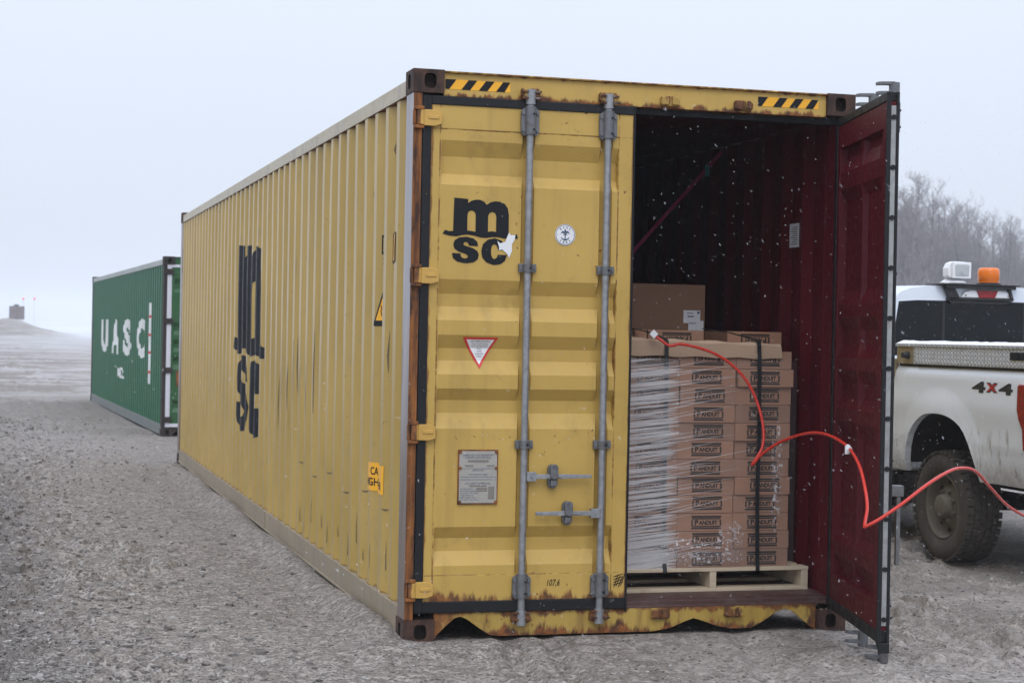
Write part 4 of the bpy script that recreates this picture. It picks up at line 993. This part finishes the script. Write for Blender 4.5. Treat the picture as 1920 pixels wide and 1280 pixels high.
m = MB(); m.box(-.97, .97, -1.40, -1.22, .50, .68); m.build('bumper', M['strip'], tr, None, .02)
m = MB()
for x in (-.45, .45): m.box(x-.05, x+.05, -1.2, 4.6, .52, .66)
m.cyl((-.80,0.03,.40), (.80,0.03,.40), .05, 10); m.lathe([(-.16,.02),(-.12,.13),(0,.17),(.12,.13),(.16,.02)], (0,.03,.40), 'x', 16)
for x in (-.5, .5): m.box(x-.035, x+.035, -.65, .75, .44, .50); m.cyl((x*1.05,.1,.42), (x*.95,-.15,.78), .03, 8)
m.cyl((.62,-.9,.48), (.62,1.8,.48), .045, 10); m.box(-.30, .30, -.95, -.45, .44, .60); m.box(-.05, .05, -1.35, -1.0, .40, .50); m.cyl((-.30,-.98,.40), (-.30,-.98,.55), .06, 10)
m.build('underbody', M['dark'], tr)
m = MB()
for i, ch in enumerate('4x4'):
    a, b, z0, z1 = ((-.444,-.620,1.226,1.304),(-.630,-.780,1.232,1.300),(-.790,-.966,1.222,1.300))[i]
    for mi, e, dx in ((0, .045, .0025), (1 if ch == 'x' else 2, .0, .004)):
        V, F = text2d(ch, a-(0 if e else .008), b+(0 if e else .008), z0+(0 if e else .006), z1-(0 if e else .006), bold=e or .012)
        m.add([(sx(y, z, 1)-dx, y, z) for y, z in V], F, mi)
m.build('lettering', [M['ink'], M['redpaint'], M['black_pl']], tr)
# wheel
def wheel(par, x, y, out):
    wt = empty('wheel', (x, y, .385)); wt.parent = par
    if out > 0: wt.rotation_euler = (0,0,pi)
    t = MB(); t.lathe([(.10,.235),(.130,.262),(.138,.32),(.128,.372),(.108,.392),(.05,.398),(-.05,.398),(-.108,.392),(-.128,.372),(-.138,.32),(-.130,.262),(-.112,.238)], (0,0,0), 'x', 48)
    for i in range(40):
        a = 2*pi*i/40
        for (xx, hw, da) in ((-.115, .022, 0), (-.062, .022, .5), (-.018, .018, 0), (.03, .02, .5), (.075, .02, 0), (.115, .022, .5)):
            b = a + da*2*pi/40; r_ = .400 if abs(xx) < .1 else .391
            t.obox((xx, r_*cos(b), r_*sin(b)), (hw, 0, 0), (0, -sin(b)*.022, cos(b)*.022), (0, cos(b)*.007, sin(b)*.007))
    t.build('tyre', M['tyre'], wt)
    r_ = MB(); r_.lathe([(-.112,.240),(-.122,.232),(-.112,.222),(-.085,.214),(-.050,.205),(-.040,.185),(-.052,.150),(-.075,.125),(-.082,.095),(-.082,.088),(-.135,.080),(-.142,.070),(-.142,.0)], (0,0,0), 'x', 40)
    r_.lathe([(.10,.236),(.05,.205),(-.04,.204)], (0,0,0), 'x', 32)
    for i in range(8):
        a = 2*pi*(i+.5)/8; r_.cyl((-.066, .112*cos(a), .112*sin(a)), (-.100, .112*cos(a), .112*sin(a)), .015, 6)
        b = 2*pi*i/8; V = [(-.0475-.006*(1-q), (.172+.018*cos(t))*cos(b) - .028*sin(t)*sin(b), (.172+.018*cos(t))*sin(b) + .028*sin(t)*cos(b)) for q in (0,) for t in [2*pi*k/14 for k in range(14)]]
        r_.add(V, [tuple(range(14))], 1)
    r_.build('rim', [M['rim'], M['dark']], wt); return wt
for y in (.03, 4.08):
    wheel(tr, -.817, y, -1); wheel(tr, .817, y, 1)
# tool box along the bed rail
m = MB(); bx0, bx1, y0, y1 = -.985, -.70, -1.165, .405
m.box(bx0, bx1, y0, y1, 1.405, 1.532, 0); m.box(bx0-.010, bx1+.01, y0, y1+.26, 1.5325, 1.552, 0); m.box(bx0+.02, bx1, y0, y1+.25, 1.387, 1.4045, 1)
for i in range(46):
    for j in range(5):
        for q in (0, 1):
            y = y0+.02+i*.046+q*.023; z = 1.418+j*.030+q*.015
            if y > y1-.015 or z > 1.524: continue
            s_ = 1 if q else -1; m.obox((bx0-.0006, y, z), (.0024,0,0), (0,.0145,s_*.0085), (0,-s_*.0022,.0038), 2)
for i in range(60):
    y = y0+.02+i*.03
    if y < y1+.24: m.obox((bx0-.0106, y, 1.543), (.002,0,0), (0,.009,.005 if i % 2 else -.005), (0,-.001,.0025), 2)
tb = m.build('toolbox', [M['tread'], M['rubber'], M['tread_bar']], tr)
m = MB(); m.box(bx0+.004, bx1, y1+.001, y1+.26, 1.405, 1.532)
for i in range(12): m.obox((bx0+.003, y1+.02+(i % 6)*.04, 1.43+.06*(i//6)), (.002,0,0), (0,.012,.007), (0,-.002,.003))
m.build('toolbox_end', M['yellow_tint'], tb, None, .003)  # yellow reflection painted into the end panel
m = MB(); m.cyl((bx0+.004, y1+.085, 1.468), (bx0-.04, y1+.085, 1.468), .030, 14, 0, .022); m.cyl((bx0-.04, y1+.085, 1.468), (bx0-.046, y1+.085, 1.468), .022, 14); m.build('knob', M['black_pl'], tb, None, .004)
m = MB(); m.box(bx0-.010, bx0-.003, -1.10, -.93, 1.458, 1.512); m.box(bx0-.014, bx0-.010, -1.04, -.99, 1.465, 1.505); m.build('latch', M['ink'], tb, None, .002)
m = MB(); nx_, ny_ = 6, 50; V = []
for i in range(nx_):
    for j in range(ny_):
        a, b = i/(nx_-1), j/(ny_-1); V.append((bx0-.012+(bx1-bx0+.02)*a, y0+(y1+.25-y0)*b, 1.5525 + .022*min(1, 6*min(a, 1-a)+.12)*(1+.4*noise.noise(Vector((a*3, b*30, 1))))))
m.add(V, [(i*ny_+j, i*ny_+j+1, (i+1)*ny_+j+1, (i+1)*ny_+j) for i in range(nx_-1) for j in range(ny_-1)], 0, True)
m.box(bx0-.011, bx1+.008, y0, y1+.25, 1.5522, 1.556); m.build('snow_cover', M['snow'], tb)
m = MB(); m.box(-1.03, -.95, .68, .74, 1.30, 1.44); m.build('rail_bracket', M['yellow_tint'], tb, None, .006)
# cab
half = [(0,2.020),(.30,2.017),(.52,2.008),(.66,1.990),(.735,1.962),(.775,1.925),(.80,1.880),(.86,1.66),(.925,1.42)]
full = [(-x, z) for x, z in half[::-1]] + half[1:]
st = [(1.075, 1.0, 0), (1.10, 1.0, .0), (1.5, 1.0, .012), (2.3, 1.0, .012), (2.75, .99, -.03)]
m = MB(); V = []
for (y, s_, dz) in st: V += [(x*s_, y, z+(dz if z > 1.8 else 0)) for x, z in full]
nf = len(full)
V += [(x*.97, 2.75+(2.02-z)*1.25, z) for x, z in full]
m.add(V, [(i*nf+j, i*nf+j+1, (i+1)*nf+j+1, (i+1)*nf+j) for i in range(len(st)) for j in range(nf-1)], 0, True)
rear = [(x, 1.075, z) for x, z in full]; ins = [(-.755,1.885),(-.60,1.897),(0,1.902),(.60,1.897),(.755,1.885),(.82,1.46),(-.82,1.46)]
m.add(rear + [(x, 1.075, z) for x, z in ins], [tuple(list(range(0, nf//2+1))) + (nf+2, nf+1, nf, nf+6), tuple(list(range(nf//2, nf))) + (nf+5, nf+4, nf+3, nf+2), (0, nf+6, nf+5, nf-1)], 0)
cab = m.build('cab', M['car'], tr)
m = MB(); m.box(-.985, .985, 1.075, 3.55, .56, 1.419); m.box(-.985, .985, 3.55, 5.05, .60, 1.34); m.box(-.90, .90, 5.051, 5.10, .60, 1.28); m.build('body', M['car'], tr, None, .05, 3)
m = MB(); m.box(-1.0, 1.0, 1.12, 1.16, .58, .64); m.box(-1.04, -.80, 1.2, 3.3, .44, .50); m.box(.80, 1.04, 1.2, 3.3, .44, .50); m.build('running_board', M['black_pl'], tr)
m = MB(); m.add([(x, 1.079, z) for x, z in ins], [tuple(range(7))], 0)
for xs2 in (-.36, .36): m.box(xs2-.012, xs2+.012, 1.0755, 1.0785, 1.47, 1.895, 1)
m.build('rear_window', [M['glass'], M['black_pl']], cab)
m = MB()
for sg in (-1, 1): m.add([(sg*(.805), 1.25, 1.86), (sg*.80, 2.65, 1.86), (sg*.925, 3.05, 1.46), (sg*.930, 1.25, 1.46)], [(0,1,2,3)])
m.add([(-.70, 2.93, 1.90), (.70, 2.93, 1.90), (.84, 3.44, 1.47), (-.84, 3.44, 1.47)], [(0,1,2,3)]); m.build('window', M['glass'], cab)
for sg in (-1, 1): m = MB(); m.box(min(sg*.94, sg*1.18), max(sg*.94, sg*1.18), 3.05, 3.15, 1.45, 1.72); m.build('mirror', M['black_pl'], cab, None, .02)
m = MB(); m.cyl((-.72, 1.35, 2.0), (-.72, 1.36, 2.20), .004, 6); m.build('antenna', M['black_pl'], cab)
# third brake light, mounting plate, spotlight, beacon
m = MB(); m.prism([(-.22,1.928),(.232,1.928),(.20,1.975),(.15,1.984),(-.14,1.984),(-.19,1.972)], 1.045, 1.078, 'y', 0); m.prism([(-.066,1.926),(.072,1.926),(.100,1.9855),(-.092,1.9855)], 1.036, 1.0445, 'y', 1)
for x in (-.185, .195): m.cyl((x,1.045,1.945), (x,1.041,1.945), .008, 8, 2)
m.build('brake_light', [M['white_st'], M['redlens'], M['strip']], cab, None, .003)
m = MB(); m.box(-.435, .278, 1.0, 1.24, 2.022, 2.032); m.box(-.38, .245, 1.01, 1.05, 1.996, 2.022)
for (xa, xb, xc, xd) in ((-.40,-.30,-.335,-.235), (.175,.205,.215,.24)):
    m.add([(xa,1.03,2.022),(xb,1.03,2.022),(xd,1.03,1.91),(xc,1.03,1.91),(xa,1.055,2.022),(xb,1.055,2.022),(xd,1.055,1.91),(xc,1.055,1.91)], [(0,1,2,3),(7,6,5,4),(0,4,5,1),(1,5,6,2),(2,6,7,3),(3,7,4,0)])
m.box(-.345, .235, 1.03, 1.073, 1.905, 1.925); m.prism([(-.345,1.903),(.235,1.903),(.17,1.876),(-.31,1.876)], 1.045, 1.073, 'y'); m.build('mounting_plate', M['black_pl'], cab, None, .003)
m = MB(); m.lathe([(2.033,.001),(2.033,.100),(2.045,.104),(2.058,.085),(2.075,.06),(2.075,.001)], (-.255,1.12,0), 'z', 24)
P_ = [(-.345,2.095),(-.330,2.078),(-.190,2.072),(-.172,2.090),(-.172,2.190),(-.190,2.206),(-.290,2.209),(-.325,2.196),(-.347,2.155)]
m.prism(P_, 1.04, 1.13, 'y'); m.prism([(-.322,2.074),(-.160,2.074),(-.160,2.203),(-.322,2.203)], 1.010, 1.04, 'y'); sp_ = m.build('spotlight', M['white_st'], cab, None, .016, 3)
m = MB(); m.prism([(-.300,2.096),(-.184,2.096),(-.180,2.176),(-.190,2.184),(-.290,2.184),(-.302,2.174)], 1.003, 1.0075, 'y'); m.lathe([(1.0,.0),(.9985,.02),(.998,.0)], (-.24,0,2.125), 'y', 12); m.build('lens', [M['clear']], sp_, None, .002)
m = MB(); m.lathe([(2.0325,.001),(2.0325,.098),(2.044,.098),(2.050,.080),(2.050,.001)], (.060,1.12,0), 'z', 24); bc = m.build('beacon', M['black_pl'], cab)
m = MB(); m.lathe([(2.0505,.084),(2.068,.084),(2.070,.086),(2.145,.085),(2.160,.080),(2.169,.066),(2.171,.001)], (.060,1.12,0), 'z', 28); m.build('beacon_lens', M['orange'], bc)

# ------------------------------------------------------------------ bare trees in the mist
M['bark'] = plain('grey_bark', (.15,.135,.135), .9, var=.35, sc=3, bump=.3); M['twig'] = plain('snowy_twigs', (.235,.215,.22), .9, var=.35, sc=2, bump=0)
def tree_proto(seed, h, pale=False):
    rg = random.Random(seed); tk, cr = MB(), MB()
    def limb(mb, p, d, ln, r, lev, nseg=4, n=3):
        pts = [p]; q = p.copy(); dd = d.copy()
        for i in range(nseg):
            wj = .10 if lev else .045; dd = (dd + Vector((rg.gauss(0,wj), rg.gauss(0,wj), rg.gauss(0,.07)+(.07 if lev else .03)))).normalized(); q = q + dd*(ln/nseg); pts.append(q.copy())
        mb.tube(pts, [max(.010, r*(1-.85*i/nseg)) for i in range(nseg+1)], n, 0, False); return pts, dd
    forks = rg.choice((1, 1, 2)); mains = []
    T, dd = limb(tk, Vector((0,0,-.2)), Vector((rg.gauss(0,.03), rg.gauss(0,.03), 1)).normalized(), h*.97, h*.0125, 0, 9, 6); mains.append(T)
    if forks == 2: T2, _ = limb(tk, T[3].copy(), Vector((rg.choice((-1,1))*.16, rg.gauss(0,.1), 1)).normalized(), h*.60, h*.008, 0, 7, 5); mains.append(T2)
    for T in mains:
        nb = 26 if T is mains[0] else 15
        for k in range(nb):
            f = .22 + .76*(k+rg.random())/nb if T is mains[0] else .15+.83*(k+rg.random())/nb
            i = min(len(T)-2, int(f*(len(T)-1))); p = T[i].lerp(T[i+1], f*(len(T)-1)-i)
            a = rg.random()*2*pi; el = rg.uniform(.5, 1.1)
            ln = h*rg.uniform(.16, .30)*(1.15-.75*f)
            B, _ = limb(cr, p, Vector((cos(a)*cos(el), sin(a)*cos(el), sin(el))), ln, h*.0042*(1.2-f*.7), 1)
            for s_ in range(8):
                g_ = .2+.8*rg.random(); j = min(3, int(g_*4)); p2 = B[j].lerp(B[j+1], g_*4-j); a2 = rg.random()*2*pi; e2 = rg.uniform(.2, 1.2)
                C_, _ = limb(cr, p2, Vector((cos(a2)*cos(e2), sin(a2)*cos(e2), sin(e2))), ln*rg.uniform(.35,.62), .016, 2, 3)
                for _t in range(4):
                    p3 = C_[rg.randrange(1, 4)]; a3 = rg.random()*2*pi; e3 = rg.uniform(.2, 1.3)
                    limb(cr, p3, Vector((cos(a3)*cos(e3), sin(a3)*cos(e3), sin(e3))), ln*rg.uniform(.18,.36), .010, 3, 2)
    o = empty('bare_tree'); tk.build('trunk', M['bark'], o); cr.build('crown', M['twig'], o); return o
protos = [tree_proto(11, 15.2), tree_proto(12, 15.2), tree_proto(14, 13.7), tree_proto(17, 11.5)]
rg = random.Random(9); cnt = [0]*4
def at_az(az, d): return CAM.x + d*sin(R(az)), CAM.y + d*cos(R(az))
spots = []
for i in range(110):
    az = 27.6 + 5.4*((i*0.618034) % 1); d = 150 + (az-27.6)*8 + rg.random()**1.3*75; spots.append((az, d))
LB = ['tall bare tree with a spreading crown in the misty wood behind the truck', 'bare tree of middle height in the misty wood behind the truck',
      'slim bare tree in the misty wood behind the truck', 'low bare young tree at the edge of the misty wood']
def place(k, az, d, s_):
    o = protos[k] if cnt[k] == 0 else copy_tree(protos[k]); cnt[k] += 1
    x, y = at_az(az, d); o.location = (x, y, float(ground_z(x, y))); o.rotation_euler = (0, 0, rg.random()*6.28); o.scale = (s_, s_, s_*rg.uniform(.95, 1.05))
    tag(o, LB[k], 'tree', 'bare trees of the misty wood: ' + ['tall', 'middle', 'slim', 'young'][k])
for az, d, s_ in ((28.55, 152, 1.04), (28.05, 162, .98), (29.35, 156, .98), (30.2, 168, .92)): place(0, az, d, s_)
for az, d in spots: place(1 + rg.choice((0, 0, 0, 1, 1, 2)), az, d, rg.uniform(.88, 1.06)*(1-.022*(az-27.6)))
# brushwood below the trees
bm_ = MB(); rg = random.Random(4)
for i in range(8200):
    az = 27.2 + 6.2*rg.random(); d = 138 + (az-27.6)*10 + rg.random()*68; x, y = at_az(az, d); h = rg.uniform(1.5, 7.0)
    p = Vector((x, y, 0)); q = p + Vector((rg.gauss(0,.5), rg.gauss(0,.5), h)); bm_.tube([p, (p+q)/2 + Vector((rg.gauss(0,.15), 0, 0)), q], [.022, .018, .009], 3, 0, False)
o = bm_.build('undergrowth', M['twig']); tag(o, 'tangle of leafless brushwood under the bare trees', 'undergrowth', kind='stuff')

# ------------------------------------------------------------------ falling snow
rng = np.random.default_rng(8)
def flakes(n, lo, hi): return rng.random((n, 3))*(np.array(hi)-lo) + lo
P = np.vstack([flakes(8500, (-3.4, -4.8, .05), (3.6, -.05, 3.5)), flakes(3400, (2.6, 0, .05), (6.8, 6, 3.2)), flakes(160, (1.2, .05, 1.75), (2.35, 2.2, 2.7)), flakes(2500, (-6, 0, .1), (-.2, 24, 6))])
P = P[P[:,2] < 1.57 + .135*np.hypot(P[:,0]-CAM.x, P[:,1]-CAM.y)]
P = P[(P[:,0] > -.1) | (P[:,2] < 1.5)]
P = P[(P[:,1] < -.05) | (P[:,0] < -.1) | (P[:,0] > 2.55) | (P[:,2] > 1.7)]
base = np.array([(1,0,0),(-1,0,0),(0,1,0),(0,-1,0),(0,0,1),(0,0,-1)], float)
dirv = rng.normal((.55, .1, -.75), .42, (len(P), 3)); dirv /= np.linalg.norm(dirv, axis=1)[:,None]
sz = .0008 + .0009*rng.random(len(P))**2
V = P[:,None,:] + base[None]*sz[:,None,None]*rng.uniform(.6, 1.4, (len(P), 6, 1)); el = sz*rng.uniform(2.0, 6.5, len(P))
V[:,4,:] += dirv*el[:,None]; V[:,5,:] -= dirv*el[:,None]
tris = [(0,2,4),(2,1,4),(1,3,4),(3,0,4),(2,0,5),(1,2,5),(3,1,5),(0,3,5)]
me = bpy.data.meshes.new('falling_snow'); me.from_pydata(V.reshape(-1,3).tolist(), [], [(i*6+a, i*6+b, i*6+c) for i in range(len(P)) for a, b, c in tris]); fm = bpy.data.materials.new('snowflake'); fm.use_nodes = True; q = fm.node_tree; q.nodes.clear(); oo = q.nodes.new('ShaderNodeOutputMaterial'); a1 = q.nodes.new('ShaderNodeBsdfTransparent'); a2 = q.nodes.new('ShaderNodeBsdfTranslucent'); a3 = q.nodes.new('ShaderNodeBsdfDiffuse'); m1 = q.nodes.new('ShaderNodeMixShader'); m2 = q.nodes.new('ShaderNodeMixShader')
m1.inputs[0].default_value = .5; m2.inputs[0].default_value = .42; q.links.new(a2.outputs[0], m1.inputs[1]); q.links.new(a3.outputs[0], m1.inputs[2]); q.links.new(a1.outputs[0], m2.inputs[1]); q.links.new(m1.outputs[0], m2.inputs[2]); q.links.new(m2.outputs[0], oo.inputs[0])
for a_ in (a2, a3): a_.inputs[0].default_value = (.92,.93,.95,1)
me.materials.append(fm)
tag(link('falling_snow', me), 'fine snowflakes drifting through the air', 'snow', kind='stuff')

# ------------------------------------------------------------------ haze
m = MB(); m.box(-1560, 1560, -1570, 1560, -4, 21)
mat = bpy.data.materials.new('haze_air'); mat.use_nodes = True; n_ = mat.node_tree; n_.nodes.clear()
ou = n_.nodes.new('ShaderNodeOutputMaterial'); pv = n_.nodes.new('ShaderNodeVolumePrincipled'); pv.inputs['Color'].default_value = (.93, .96, 1, 1); pv.inputs['Density'].default_value = .0010; pv.inputs['Anisotropy'].default_value = 0
n_.links.new(pv.outputs[0], ou.inputs['Volume']); tag(m.build('haze', mat), 'thin snowy haze filling the air', 'haze', kind='stuff')
